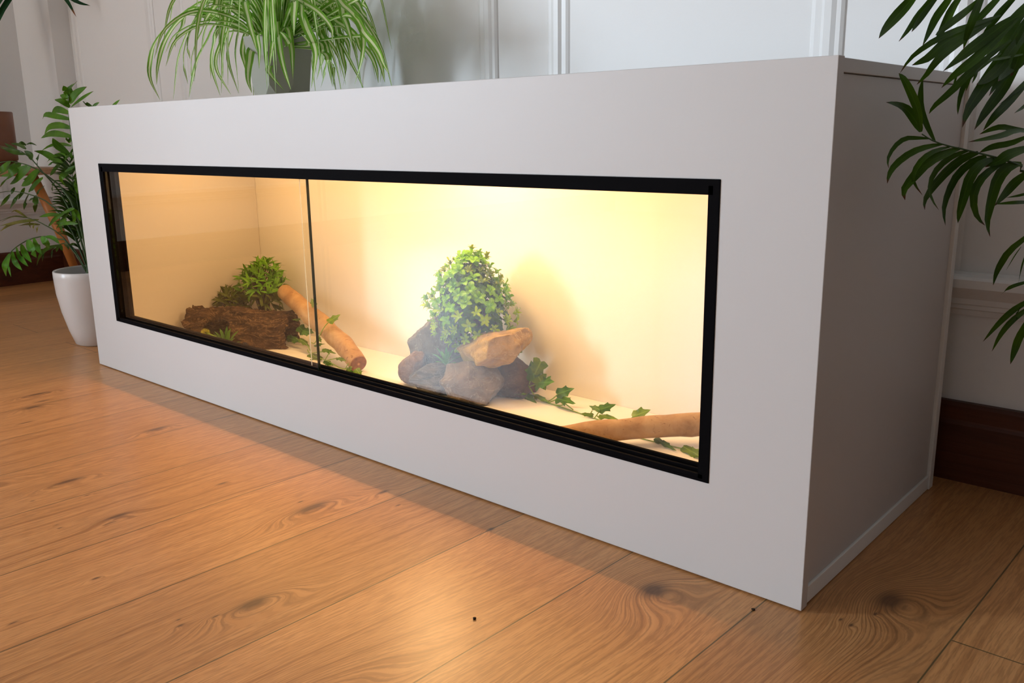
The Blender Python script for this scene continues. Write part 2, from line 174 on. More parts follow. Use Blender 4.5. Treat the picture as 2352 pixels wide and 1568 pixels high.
SPIDER=[(((0.4314,0.2699,0.735),(0.2504,0.2492,0.824),(0.1042,0.2385,0.8052),(0.005,0.2277,0.7605),(-0.0219,0.2169,0.7081),(-0.0069,0.2061,0.6676),(0.0393,0.2012,0.6203)),0.01114),
(((0.4174,0.272,0.735),(0.2012,0.24,0.8101),(0.1362,0.2199,0.7939),(0.0915,0.1999,0.7476),(0.0867,0.1799,0.6953),(0.0922,0.1689,0.6522)),0.01026),
(((0.4499,0.2776,0.735),(0.1158,0.2726,0.8117),(0.0254,0.2852,0.792),(-0.0334,0.2978,0.7679),(-0.0567,0.3058,0.7525)),0.01095),
(((0.4258,0.2656,0.735),(0.1704,0.2729,0.8044),(0.0618,0.2858,0.7793),(0.0008,0.2988,0.7406),(-0.0326,0.3117,0.703),(-0.0347,0.3187,0.6638)),0.008646),
(((0.4403,0.2689,0.735),(0.2071,0.272,0.7964),(0.1069,0.2841,0.7684),(0.0412,0.2961,0.7279),(0.0076,0.3081,0.6906),(0.0004,0.3147,0.6684)),0.009557),
(((0.4268,0.2413,0.735),(0.2641,0.2527,0.783),(0.1979,0.2455,0.7426),(0.1618,0.2382,0.7029),(0.1429,0.2309,0.659),(0.1287,0.227,0.6226)),0.01096),
(((0.4255,0.2619,0.735),(0.2666,0.2613,0.779),(0.2115,0.2626,0.7542),(0.1785,0.2639,0.7079),(0.168,0.2647,0.6637)),0.01053),
(((0.4432,0.2768,0.735),(0.2645,0.2511,0.7694),(0.2339,0.2423,0.7352),(0.2315,0.2334,0.6848),(0.2641,0.2277,0.6223)),0.009356),
(((0.4404,0.2797,0.735),(0.3263,0.2357,0.7544),(0.3059,0.2114,0.7215),(0.3264,0.1872,0.6752),(0.3994,0.1717,0.6183)),0.008518),
(((0.443,0.2768,0.735),(0.2944,0.2721,0.793),(0.2212,0.2842,0.7594),(0.1763,0.2962,0.7191),(0.1574,0.3039,0.6679)),0.008432),
(((0.4495,0.2447,0.735),(0.3307,0.2328,0.8058),(0.3442,0.2056,0.7658),(0.3699,0.1784,0.7215),(0.3921,0.1611,0.6926)),0.008619),
(((0.4279,0.27,0.735),(0.3254,0.2634,0.7938),(0.2758,0.2667,0.7562),(0.2401,0.2701,0.7043),(0.2688,0.2722,0.6278)),0.008667),
(((0.4187,0.2708,0.735),(0.2963,0.2848,0.7715),(0.2156,0.3097,0.7337),(0.1713,0.3345,0.678),(0.146,0.3503,0.6343)),0.008237),
(((0.4113,0.2526,0.735),(0.3593,0.2569,0.7576),(0.3289,0.2539,0.7158),(0.3409,0.2508,0.6794),(0.3525,0.2489,0.652)),0.009093),
(((0.4123,0.2798,0.735),(0.4216,0.2235,0.7141),(0.4539,0.187,0.6786),(0.5023,0.1505,0.6415),(0.5481,0.1273,0.6147)),0.01111),
(((0.4258,0.2491,0.735),(0.4662,0.2068,0.7349),(0.5465,0.1535,0.6953),(0.599,0.1148,0.657)),0.008437),
(((0.4149,0.2471,0.735),(0.4813,0.2243,0.7903),(0.5223,0.1886,0.7352),(0.5685,0.1529,0.6899),(0.5997,0.1302,0.6518)),0.01101),
(((0.4368,0.2506,0.735),(0.5005,0.219,0.7758),(0.565,0.1781,0.731),(0.612,0.1371,0.6899),(0.6378,0.111,0.6546)),0.009844),
(((0.4351,0.2614,0.735),(0.5086,0.2245,0.743),(0.5654,0.189,0.6921),(0.6264,0.1535,0.6513),(0.6735,0.131,0.6156)),0.009385),
(((0.4172,0.2455,0.735),(0.5299,0.2304,0.7457),(0.5852,0.2008,0.7013),(0.6271,0.1712,0.6676),(0.652,0.1524,0.6364)),0.008396),
(((0.4192,0.2788,0.735),(0.4725,0.222,0.6707),(0.5343,0.1841,0.6493),(0.6144,0.1565,0.6177)),0.008727),
(((0.4466,0.2416,0.735),(0.406,0.2242,0.806),(0.4637,0.1884,0.7604),(0.5295,0.1526,0.7222),(0.5732,0.1298,0.6902)),0.009104),
(((0.4195,0.2586,0.735),(0.5991,0.2028,0.7826),(0.6777,0.1456,0.7419),(0.7323,0.104,0.7051)),0.01108),
(((0.4404,0.2683,0.735),(0.5648,0.2357,0.7692),(0.629,0.2115,0.7282),(0.6814,0.1872,0.6881),(0.7075,0.163,0.653),(0.7119,0.1497,0.6174)),0.01097),
(((0.4394,0.2521,0.735),(0.535,0.2681,0.7809),(0.5732,0.2762,0.7414),(0.5905,0.2842,0.7059),(0.583,0.2923,0.6675),(0.5841,0.2967,0.6299)),0.008587),
(((0.4166,0.2768,0.735),(0.5631,0.2719,0.7582),(0.579,0.2838,0.7251),(0.5803,0.2956,0.6845),(0.5771,0.3075,0.6664),(0.5652,0.314,0.6312)),0.01009),
(((0.4162,0.2606,0.735),(0.5893,0.2219,0.7815),(0.6499,0.1839,0.7531),(0.6926,0.1562,0.7303)),0.00832),
(((0.433,0.2721,0.735),(0.5437,0.276,0.797),(0.5734,0.2921,0.7793),(0.5853,0.3081,0.7592),(0.5857,0.3241,0.7252),(0.5723,0.3402,0.6872),(0.5548,0.3562,0.6611),(0.536,0.362,0.6356)),0.008987),
(((0.4381,0.2657,0.735),(0.5779,0.2742,0.7934),(0.6126,0.2883,0.7752),(0.6009,0.3025,0.737),(0.5985,0.3167,0.6844),(0.5948,0.3244,0.6556)),0.01133),
(((0.4266,0.2677,0.735),(0.6576,0.2544,0.7816),(0.6945,0.2488,0.7487),(0.7151,0.2433,0.7197),(0.7256,0.2397,0.6976)),0.01092),
(((0.4368,0.2484,0.735),(0.6446,0.2521,0.7885),(0.7023,0.2443,0.7705),(0.7564,0.2364,0.7347),(0.7739,0.2285,0.6991),(0.7728,0.2206,0.6612),(0.7555,0.2171,0.6241)),0.009931),
(((0.4126,0.2691,0.735),(0.6374,0.2704,0.789),(0.6878,0.2809,0.7636),(0.705,0.2913,0.7375),(0.7249,0.3017,0.7034),(0.7262,0.3122,0.6723),(0.7114,0.3169,0.6331)),0.008054),
(((0.4287,0.2564,0.735),(0.6485,0.2876,0.7875),(0.6716,0.3152,0.766),(0.6626,0.3428,0.743),(0.6618,0.3604,0.7259)),0.01052),
(((0.4392,0.2434,0.735),(0.7247,0.2601,0.7811),(0.7394,0.2603,0.7721),(0.751,0.2604,0.7625)),0.00997),
(((0.4473,0.2416,0.735),(0.6116,0.2618,0.7572),(0.6587,0.2637,0.7453),(0.7033,0.2655,0.7203),(0.7148,0.2674,0.6942),(0.7309,0.2684,0.6718)),0.009585),
(((0.432,0.243,0.735),(0.6392,0.2655,0.7412),(0.6956,0.2711,0.7115),(0.7284,0.2766,0.686),(0.7417,0.2821,0.6581),(0.7439,0.2851,0.6296)),0.01008),
(((0.4178,0.2751,0.735),(0.7001,0.2448,0.7536),(0.7781,0.2297,0.7119),(0.8298,0.2145,0.6795),(0.8604,0.1994,0.6551),(0.8843,0.1911,0.6354)),0.008692),
(((0.44,0.2683,0.735),(0.7308,0.2557,0.7136),(0.7745,0.2515,0.6892),(0.7985,0.2472,0.6572),(0.81,0.2445,0.6263)),0.009937),
(((0.4286,0.2648,0.735),(0.5845,0.278,0.773),(0.5923,0.2961,0.7413),(0.6184,0.3141,0.716),(0.61,0.3256,0.6675)),0.01087),
(((0.4357,0.2562,0.735),(0.5706,0.2679,0.7775),(0.6147,0.2758,0.768),(0.6497,0.2837,0.7456),(0.6665,0.2916,0.711),(0.6719,0.296,0.6808)),0.009954),
(((0.4398,0.2552,0.735),(0.4865,0.2521,0.8005),(0.5488,0.2441,0.7955),(0.6153,0.2362,0.788),(0.6544,0.2311,0.774)),0.009633),
(((0.4301,0.2535,0.735),(0.2818,0.2748,0.8232),(0.2252,0.2896,0.8121),(0.149,0.3043,0.8043),(0.0692,0.3138,0.7953)),0.01089),
(((0.4438,0.2714,0.735),(0.3711,0.2511,0.8035),(0.3045,0.2422,0.8179),(0.2327,0.2333,0.8199),(0.1631,0.2276,0.8104)),0.009566),
(((0.4114,0.2556,0.735),(0.1828,0.2721,0.8146),(0.0823,0.2842,0.7943),(0.0232,0.2963,0.7537),(0.013,0.304,0.7201)),0.01101),
(((0.4323,0.2666,0.735),(0.5858,0.2649,0.7153),(0.5899,0.2697,0.6826),(0.5632,0.2733,0.6428)),0.01037),
(((0.4268,0.2473,0.735),(0.6006,0.2652,0.6939),(0.5969,0.2704,0.6576),(0.5747,0.2742,0.6276)),0.009024),
(((0.45,0.2541,0.735),(0.5644,0.2108,0.7074),(0.6194,0.1616,0.7178),(0.6584,0.1258,0.7198)),0.009566),
(((0.4479,0.2756,0.735),(0.6224,0.2141,0.7015),(0.6768,0.1682,0.71),(0.7045,0.1349,0.7148)),0.00932),
(((0.4454,0.2598,0.735),(0.2807,0.2439,0.8467),(0.2809,0.2278,0.8146),(0.2643,0.2116,0.7863),(0.261,0.2014,0.766)),0.0104),
(((0.4447,0.2525,0.735),(0.5207,0.2373,0.8118),(0.6103,0.2146,0.7845),(0.692,0.1919,0.7556),(0.7569,0.1692,0.7204),(0.7722,0.1569,0.6947)),0.009731),
]
IVY_R=[(((1.051,0.385,0.0621),(1.043,0.385,0.0988)),0.03251),
(((1.069,0.3844,0.1031),(1.046,0.3844,0.0635)),0.03211),
(((1.061,0.385,0.0705),(1.079,0.385,0.0469)),0.03235),
(((1.057,0.385,0.0563),(1.112,0.365,0.0761)),0.03247),
(((0.9835,0.385,0.0255),(1.052,0.355,0.0455)),0.0201),
(((1.016,0.385,0.0255),(1.07,0.365,0.0255)),0.02428),
(((1.051,0.385,0.0304),(1.102,0.365,0.0337)),0.01088),
(((1.113,0.3773,0.0461),(1.145,0.3873,0.0618)),0.02326),
(((1.113,0.3773,0.0372),(1.169,0.3573,0.0475)),0.02118),
(((1.228,0.3574,0.0432),(1.203,0.3574,0.0467)),0.01202),
(((1.226,0.3579,0.0425),(1.254,0.3679,0.0561)),0.01806),
(((1.211,0.3604,0.0285),(1.185,0.3504,0.0298)),0.008097),
(((1.228,0.3574,0.0328),(1.285,0.3374,0.0424)),0.01103),
(((1.322,0.322,0.058),(1.349,0.332,0.0747)),0.02457),
(((1.368,0.322,0.0295),(1.419,0.302,0.0292)),0.01117),
(((1.422,0.322,0.027),(1.479,0.292,0.0313)),0.02),
(((1.017,0.385,0.1217),(0.9997,0.385,0.1032)),0.0196),
(((0.9673,0.385,0.0404),(0.9821,0.385,0.0268)),0.02242),
(((1.002,0.385,0.0419),(0.9896,0.385,0.0281)),0.01549),
]
IVY_R_STEM=[(((0.9326,0.385,0.0553),(0.9725,0.385,0.0702),(0.9962,0.385,0.0708),(1.022,0.385,0.0593),(1.037,0.385,0.0459),(1.051,0.385,0.0304),(1.071,0.3839,0.0235),(1.106,0.3783,0.0235),(1.143,0.3722,0.0235),(1.173,0.3671,0.0235),(1.208,0.361,0.0235),(1.24,0.3553,0.0241),(1.273,0.3492,0.0306)),0.0011),
(((1.327,0.322,0.0235),(1.344,0.322,0.0235),(1.362,0.322,0.0235),(1.388,0.322,0.0235),(1.409,0.322,0.0235),(1.434,0.322,0.0252),(1.454,0.322,0.0308)),0.0011),
(((1.037,0.385,0.0505),(1.04,0.385,0.0578),(1.041,0.385,0.0671)),0.0011),
(((1.039,0.385,0.0465),(1.056,0.385,0.0541)),0.0011),
(((1.081,0.3824,0.0235),(1.097,0.3798,0.0314),(1.116,0.3768,0.0468)),0.0011),
(((1.087,0.3814,0.0235),(1.094,0.3803,0.0262),(1.113,0.3773,0.0361)),0.0011),
(((1.109,0.3778,0.0235),(1.125,0.3752,0.0269),(1.134,0.3737,0.0324)),0.0011),
(((1.134,0.3737,0.0335),(1.158,0.3696,0.0262)),0.0011),
(((1.05,0.385,0.0235),(1.058,0.385,0.0235)),0.0011),
(((1.2,0.3625,0.0235),(1.208,0.361,0.0362)),0.0011),
(((1.214,0.3599,0.0235),(1.228,0.3574,0.0412)),0.0011),
(((1.234,0.3564,0.0235),(1.22,0.3589,0.0306)),0.0011),
(((1.302,0.3436,0.0413),(1.322,0.322,0.058)),0.0011),
(((0.9755,0.385,0.0719),(0.9877,0.385,0.0877),(0.9909,0.385,0.1018)),0.0011),
]
IVY_L=[(((0.4122,0.3165,0.0255),(0.4874,0.2965,0.0255)),0.03134),
(((0.4922,0.2974,0.0255),(0.5376,0.2874,0.0295)),0.01277),
(((0.6434,0.2591,0.0403),(0.6162,0.2591,0.0295)),0.01792),
(((0.6395,0.2601,0.0363),(0.6664,0.2401,0.0299)),0.02096),
(((0.6652,0.2534,0.0467),(0.6827,0.2534,0.0344)),0.01774),
(((0.564,0.2802,0.0497),(0.6091,0.2702,0.0542)),0.009266),
(((0.4882,0.2993,0.0536),(0.5454,0.2893,0.0578)),0.01115),
(((0.4672,0.305,0.0773),(0.4768,0.305,0.068)),0.009617),
(((0.441,0.3108,0.0542),(0.4792,0.3108,0.0649)),0.008118),
(((0.3552,0.3309,0.0532),(0.4046,0.3209,0.0469)),0.01511),
(((0.2774,0.3481,0.0433),(0.347,0.3381,0.0455)),0.01903),
(((0.53,0.2907,0.1256),(0.5219,0.3307,0.1372)),0.01709),
(((0.4514,0.3108,0.1513),(0.3798,0.3508,0.1587)),0.01441),
(((0.3307,0.3376,0.0952),(0.3256,0.3576,0.0982)),0.01856),
(((0.3787,0.3261,0.0779),(0.4175,0.3261,0.0799)),0.02489),
(((0.3546,0.3318,0.0839),(0.3718,0.3418,0.0622)),0.02511),
]
IVY_L_STEM=[(((0.334,0.3357,0.051),(0.392,0.3223,0.0499),(0.4303,0.3127,0.0287),(0.4621,0.305,0.0286),(0.5015,0.2955,0.0318),(0.5322,0.2878,0.0318),(0.5696,0.2783,0.0303),(0.6068,0.2687,0.0337),(0.6439,0.2591,0.0466)),0.0011),
(((0.4254,0.3146,0.0579),(0.4416,0.3108,0.0593),(0.4632,0.306,0.0766)),0.0011),
(((0.3987,0.3204,0.0359),(0.4102,0.3175,0.0297),(0.4555,0.307,0.0405),(0.4877,0.2993,0.0486)),0.0011),
(((0.5017,0.2955,0.0335),(0.5185,0.2917,0.0483),(0.5268,0.2897,0.0548)),0.0011),
(((0.5013,0.2955,0.0301),(0.5639,0.2802,0.0489)),0.0011),
(((0.5396,0.2859,0.0302),(0.5234,0.2897,0.0235),(0.5002,0.2955,0.0235)),0.0011),
(((0.6106,0.2677,0.0361),(0.6264,0.2639,0.0504)),0.0011),
(((0.53,0.2907,0.1256),(0.5015,0.2974,0.1079),(0.4672,0.305,0.0773)),0.0011),
]

# ------------------------------------------------------------------ helpers
class MB:
    def __init__(s): s.v=[]; s.f=[]; s.uv=[]
    def quad(s,idx,uv=None):
        s.f.append(tuple(idx)); s.uv.append(uv or [(0,0)]*len(idx))
    def add(s,pts): 
        n=len(s.v); s.v.extend([tuple(p) for p in pts]); return n
    def box(s,a,b):
        x0,y0,z0=a; x1,y1,z1=b
        n=s.add([(x0,y0,z0),(x1,y0,z0),(x1,y1,z0),(x0,y1,z0),(x0,y0,z1),(x1,y0,z1),(x1,y1,z1),(x0,y1,z1)])
        for q in ((3,2,1,0),(4,5,6,7),(0,1,5,4),(1,2,6,5),(2,3,7,6),(3,0,4,7)): s.quad([n+i for i in q])
    def tube(s,pts,rads,seg=8,cap=True):
        pts=[Vector(p) for p in pts]; up=Vector((.13,.21,.97)); rings=[]
        if not hasattr(rads,'__len__'): rads=[rads]*len(pts)
        L=0
        for i,p in enumerate(pts):
            t=(pts[min(i+1,len(pts)-1)]-pts[max(i-1,0)]).normalized()
            a=t.cross(up)
            if a.length<1e-3: a=t.cross(Vector((1,0,0)))
            a.normalize(); b=t.cross(a); up=b.cross(t) if False else up
            rings.append(s.add([p+(a*math.cos(k*2*math.pi/seg)+b*math.sin(k*2*math.pi/seg))*rads[i] for k in range(seg)]))
        for i in range(len(rings)-1):
            for k in range(seg):
                k2=(k+1)%seg
                s.quad([rings[i]+k,rings[i]+k2,rings[i+1]+k2,rings[i+1]+k],[(k/seg,i),((k+1)/seg,i),((k+1)/seg,i+1),(k/seg,i+1)])
        if cap:
            s.quad([rings[0]+k for k in range(seg)][::-1]); s.quad([rings[-1]+k for k in range(seg)])
    def lathe(s,prof,seg=48,c=(0,0,0)):
        rings=[]
        for r,z in prof:
            rings.append(s.add([(c[0]+r*math.cos(k*2*math.pi/seg),c[1]+r*math.sin(k*2*math.pi/seg),c[2]+z) for k in range(seg)]))
        for i in range(len(rings)-1):
            for k in range(seg):
                k2=(k+1)%seg; s.quad([rings[i]+k,rings[i]+k2,rings[i+1]+k2,rings[i+1]+k])
        s.quad([rings[0]+k for k in range(seg)][::-1]); s.quad([rings[-1]+k for k in range(seg)])
    def leaf(s,pts,w,hint,n=8,fold=.25,prof=None,tw=0.0):
        """a blade along a smooth path: three verts across, folded along the midrib"""
        P=spline(pts,n); prof=prof or (lambda t: (math.sin(math.pi*min(1,t*.94+.06))**.75)*(1-.25*t))
        base=None; hint=Vector(hint)
        for i,p in enumerate(P):
            t=i/(len(P)-1)
            d=(P[min(i+1,len(P)-1)]-P[max(i-1,0)]).normalized()
            nrm=hint-d*hint.dot(d)
            if nrm.length<1e-4: nrm=Vector((0,0,1))-d*d.z
            nrm.normalize()
            if tw: nrm=Matrix.Rotation(tw,3,d)@nrm
            side=d.cross(nrm); h=max(w*.5*prof(t),1e-4)
            a=s.add([p-side*h+nrm*h*fold,p,p+side*h+nrm*h*fold])
            if base is not None:
                t0=(i-1)/(len(P)-1)
                s.quad([base,base+1,a+1,a],[(0,t0),(.5,t0),(.5,t),(0,t)])
                s.quad([base+1,base+2,a+2,a+1],[(.5,t0),(1,t0),(1,t),(.5,t)])
            base=a
    def build(s,name,mat,parent=None,smooth=False,bevel=0,loc=None):
        me=bpy.data.meshes.new(name); me.from_pydata(s.v,[],s.f); me.update()
        u=me.uv_layers.new(name='UVMap')
        li=0
        for fi,f in enumerate(s.f):
            for k in range(len(f)): u.data[li].uv=s.uv[fi][k] if k<len(s.uv[fi]) else (0,0); li+=1
        if smooth: me.polygons.foreach_set('use_smooth',[True]*len(me.polygons))
        o=bpy.data.objects.new(name,me); C.objects.link(o); me.materials.append(mat)
        if parent: o.parent=parent; o.matrix_parent_inverse=Matrix.Translation(-parent.location) if parent.type=='EMPTY' and not parent.parent else Matrix()
        if loc: o.location=loc
        if bevel:
            m=o.modifiers.new('bevel','BEVEL'); m.width=bevel; m.segments=2; m.limit_method='ANGLE'; m.angle_limit=.6
        return o
def spline(pts,n):
    P=[Vector(p) for p in pts]
    if len(P)==2: return [P[0].lerp(P[1],i/n) for i in range(n+1)]
    out=[]; m=len(P)-1
    for i in range(n+1):
        g=i/n*m; k=min(int(g),m-1); t=g-k
        p0=P[k-1] if k>0 else P[0]*2-P[1]; p1=P[k]; p2=P[k+1]; p3=P[k+2] if k+2<=m else P[m]*2-P[m-1]
        out.append(.5*((2*p1)+(p2-p0)*t+(2*p0-5*p1+4*p2-p3)*t*t+(3*p1-p0-3*p2+p3)*t**3))
    return out
def thing(name,label,cat,loc=(0,0,0),group=None):
    o=bpy.data.objects.new(name,None); C.objects.link(o); o.location=loc; o.empty_display_size=.05
    tag(o,label,cat,group); return o
def tag(o,label,cat,group=None):
    o['label']=label; o['category']=cat
    if group: o['group']=group
    return o
def struct(o): o['kind']='structure'; return o
# ------------------------------------------------------------------ materials
def newmat(name):
    m=bpy.data.materials.new(name); m.use_nodes=True; nt=m.node_tree; nt.nodes.clear()
    out=nt.nodes.new('ShaderNodeOutputMaterial'); return m,nt,out
class G:
    def __init__(s,nt): s.nt=nt
    def node(s,t,**k):
        n=s.nt.nodes.new(t)
        for a,b in k.items(): setattr(n,a,b)
        return n
    def set(s,sock,v):
        if isinstance(v,bpy.types.NodeSocket): s.nt.links.new(v,sock)
        else: sock.default_value=v
    def m(s,op,a,b=0.0,c=0.0):
        n=s.node('ShaderNodeMath',operation=op); s.set(n.inputs[0],a); s.set(n.inputs[1],b)
        if op in('MULTIPLY_ADD','SMOOTH_MIN'): s.set(n.inputs[2],c)
        return n.outputs[0]
    def vec(s,x,y,z=0.0):
        n=s.node('ShaderNodeCombineXYZ'); s.set(n.inputs[0],x); s.set(n.inputs[1],y); s.set(n.inputs[2],z); return n.outputs[0]
    def noise(s,v,scale,detail=3,rough=.55,dist=0):
        n=s.node('ShaderNodeTexNoise'); s.set(n.inputs['Vector'],v); n.inputs['Scale'].default_value=scale
        n.inputs['Detail'].default_value=detail; n.inputs['Roughness'].default_value=rough; n.inputs['Distortion'].default_value=dist
        return n.outputs[0]
    def ramp(s,f,stops):
        n=s.node('ShaderNodeValToRGB'); s.set(n.inputs[0],f); e=n.color_ramp.elements
        while len(e)<len(stops): e.new(.5)
        for i,(p,c) in enumerate(stops): e[i].position=p; e[i].color=(*c,1)
        return n.outputs[0]
    def mix(s,f,a,b,mode='MIX'):
        n=s.node('ShaderNodeMix',data_type='RGBA',blend_type=mode)
        s.set(n.inputs[0],f)
        for i,v in ((6,a),(7,b)):
            s.set(n.inputs[i],v if isinstance(v,bpy.types.NodeSocket) else (*v,1))
        return n.outputs[2]
    def bump(s,h,strength,dist=.002):
        n=s.node('ShaderNodeBump'); n.inputs['Strength'].default_value=strength; n.inputs['Distance'].default_value=dist; s.set(n.inputs['Height'],h); return n.outputs[0]
    def bsdf(s,col,rough,normal=None,spec=.5):
        n=s.node('ShaderNodeBsdfPrincipled'); s.set(n.inputs['Base Color'],col if isinstance(col,bpy.types.NodeSocket) else (*col,1))
        s.set(n.inputs['Roughness'],rough); n.inputs['Specular IOR Level'].default_value=spec
        if normal is not None: s.set(n.inputs['Normal'],normal)
        return n.outputs[0]
    def obj(s): return s.node('ShaderNodeTexCoord').outputs['Object']
    def uv(s): return s.node('ShaderNodeTexCoord').outputs['UV']
def plain(name,col,rough=.5,spec=.5,bump=None,var=0,metal=0):
    m,nt,out=newmat(name); g=G(nt); c=(*col,1); o=g.obj(); nrm=None
    cc=col
    if var:
        f=g.noise(o,var[0],4,.6); cc=g.ramp(f,[(.3,tuple(x*(1-var[1]) for x in col)),(.7,tuple(min(1,x*(1+var[1])) for x in col))])
    if bump: nrm=g.bump(g.noise(o,bump[0],3,.6),bump[1],bump[2])
    b=g.bsdf(cc,rough,nrm,spec); nt.links.new(b,out.inputs[0])
    if metal: b.node.inputs['Metallic'].default_value=metal
    return m
def leafmat(name,ca,cb,scale=25,rough=.38,transl=.3,tip=None,stripe=None,vein=0.0):
    """leaf surface: two greens broken up by noise, optional pale stripe along the middle and brown tip, some light passing through"""
    m,nt,out=newmat(name); g=G(nt); o=g.obj(); uv=g.uv()
    sp=g.node('ShaderNodeSeparateXYZ'); nt.links.new(uv,sp.inputs[0]); u,v=sp.outputs[0],sp.outputs[1]
    c=g.ramp(g.noise(o,scale,3,.6),[(.32,ca),(.68,cb)])
    mid=g.m('ABSOLUTE',g.m('SUBTRACT',u,.5))
    if stripe: c=g.mix(g.m('MULTIPLY',g.m('LESS_THAN',mid,stripe[1]),.95),c,stripe[0])
    if vein: c=g.mix(g.m('MULTIPLY',g.m('LESS_THAN',mid,.04),vein),c,tuple(min(1,x*1.6+.02) for x in cb))
    if tip:
        nz=g.noise(o,18,2)
        f=g.node('ShaderNodeMapRange'); g.set(f.inputs[0],g.m('ADD',v,g.m('MULTIPLY',nz,.22))); f.inputs[1].default_value=1.03; f.inputs[2].default_value=1.08
        c=g.mix(f.outputs[0],c,tip)
    nrm=g.bump(g.noise(g.vec(g.m('MULTIPLY',u,14.0),g.m('MULTIPLY',v,1.5)),2,2),.15,.001)
    b=g.bsdf(c,rough,nrm,.22); t=g.node('ShaderNodeBsdfTranslucent'); g.set(t.inputs[0],c)
    x=g.node('ShaderNodeMixShader'); x.inputs[0].default_value=transl; nt.links.new(b,x.inputs[1]); nt.links.new(t.outputs[0],x.inputs[2])
    nt.links.new(x.outputs[0],out.inputs[0]); return m
def glassmat(name,tint):
    m,nt,out=newmat(name); g=G(nt)
    bf=g.node('ShaderNodeNewGeometry').outputs['Backfacing']
    fr=g.node('ShaderNodeFresnel'); g.set(fr.inputs[0],g.m('SUBTRACT',1.5,g.m('MULTIPLY',bf,1.5-1/1.5)))
    tr=g.node('ShaderNodeBsdfTransparent'); tr.inputs[0].default_value=(*tint,1)
    gl=g.node('ShaderNodeBsdfGlossy'); gl.inputs['Roughness'].default_value=.0
    x=g.node('ShaderNodeMixShader'); g.set(x.inputs[0],fr.outputs[0]); nt.links.new(tr.outputs[0],x.inputs[1]); nt.links.new(gl.outputs[0],x.inputs[2])
    nt.links.new(x.outputs[0],out.inputs[0]); return m
def floormat():
    m,nt,out=newmat('oak_planks'); g=G(nt)
    sp=g.node('ShaderNodeSeparateXYZ'); nt.links.new(g.obj(),sp.inputs[0]); x,t=sp.outputs[0],sp.outputs[1]
    s=g.m('SUBTRACT',x,g.m('MULTIPLY',t,.022))
    q=g.m('DIVIDE',g.m('SUBTRACT',s,.981),.1855); k=g.m('FLOOR',q); f=g.m('SUBTRACT',q,k)
    wn=g.node('ShaderNodeTexWhiteNoise',noise_dimensions='1D'); g.set(wn.inputs[1],k); rnd=wn.outputs[0]
    e=g.m('MULTIPLY',g.m('SUBTRACT',.5,g.m('ABSOLUTE',g.m('SUBTRACT',f,.5))),.1855)
    par=g.m('MULTIPLY',g.m('FLOORED_MODULO',g.m('ADD',k,1.0),2.0),1.2)
    pos=g.m('DIVIDE',g.m('SUBTRACT',g.m('SUBTRACT',t,.05),par),2.4)
    cd=g.m('MULTIPLY',g.m('ABSOLUTE',g.m('SUBTRACT',g.m('FRACT',g.m('ADD',pos,.5)),.5)),2.4)
    ed=g.m('MINIMUM',e,cd)
    gr=g.node('ShaderNodeMapRange'); g.set(gr.inputs[0],ed); gr.inputs[1].default_value=.0004; gr.inputs[2].default_value=.0013; gr.inputs[3].default_value=1; gr.inputs[4].default_value=0
    groove=gr.outputs[0]
    KN=[(.906,-.379,.012,.035,.030),(1.271,-.389,.018,.050,.050),(1.098,-.18,.018,.060,.045),(1.611,-.064,.030,.040,.062),(1.833,.091,.030,.045,.065),(.712,-.369,.012,.05,.03),(.575,-.15,.012,.05,.03),(.243,-.245,.014,.04,.03),(.15,-.201,.012,.05,.03),(1.251,-0.469,0.0040,0.010,0.010),(1.264,-0.433,0.0030,0.010,0.008),(1.238,-0.464,0.0025,0.006,0.005),(0.882,-0.450,0.0030,0.008,0.006),(0.868,-0.449,0.0020,0.006,0.004),(1.068,-0.482,0.0040,0.011,0.012),(0.794,-0.374,0.0030,0.010,0.006),(0.751,-0.437,0.0030,0.008,0.005),(1.100,-0.589,0.0030,0.012,0.004),(0.912,-0.215,0.0060,0.020,0.012),(1.190,-0.093,0.0040,0.010,0.010),(0.212,-0.212,0.0060,0.030,0.012),(1.068,-0.178,0.0040,0.010,0.010),(1.818,0.011,0.0040,0.009,0.012),(1.805,0.015,0.0030,0.007,0.006),(1.830,0.051,0.0040,0.008,0.008),(0.921,-0.395,0.0030,0.020,0.004),(0.339,-0.293,0.0060,0.030,0.010),
        (1.35,-.065,.007,.012,.014),(1.135,-.075,.008,.02,.015),(.36,-.45,.015,.05,.035),(-.35,-.25,.014,.06,.035),(-.75,-.1,.014,.06,.035)]
    Gs=s; K=None; RM=None
    for a,b,ra,rb,A in KN:
        s0=a-.022*b
        d=g.m('ADD',g.m('POWER',g.m('DIVIDE',g.m('SUBTRACT',s,s0),ra),2.0),g.m('POWER',g.m('DIVIDE',g.m('SUBTRACT',t,b),rb),2.0))
        ex=g.m('EXPONENT',g.m('MULTIPLY',d,-.5)); Gs=g.m('ADD',Gs,g.m('MULTIPLY',ex,A))
        if A>.02:
            e3=g.m('EXPONENT',g.m('MULTIPLY',d,-.22)); RM=e3 if RM is None else g.m('ADD',RM,e3)
        e2=g.m('EXPONENT',g.m('MULTIPLY',d,-4.5)); K=e2 if K is None else g.m('ADD',K,e2)
    for a,b,ra,rb,A in [(1.475,-.56,.035,.17,.085),(.62,-.75,.03,.3,.07),(1.86,-.25,.03,.2,.06)]:
        d=g.m('ADD',g.m('POWER',g.m('DIVIDE',g.m('SUBTRACT',s,a),ra),2.0),g.m('POWER',g.m('DIVIDE',g.m('SUBTRACT',t,b),rb),2.0))
        ex=g.m('EXPONENT',g.m('MULTIPLY',d,-.5)); Gs=g.m('ADD',Gs,g.m('MULTIPLY',ex,A)); RM=g.m('ADD',RM,g.m('MULTIPLY',g.m('EXPONENT',g.m('MULTIPLY',d,-.3)),.75))
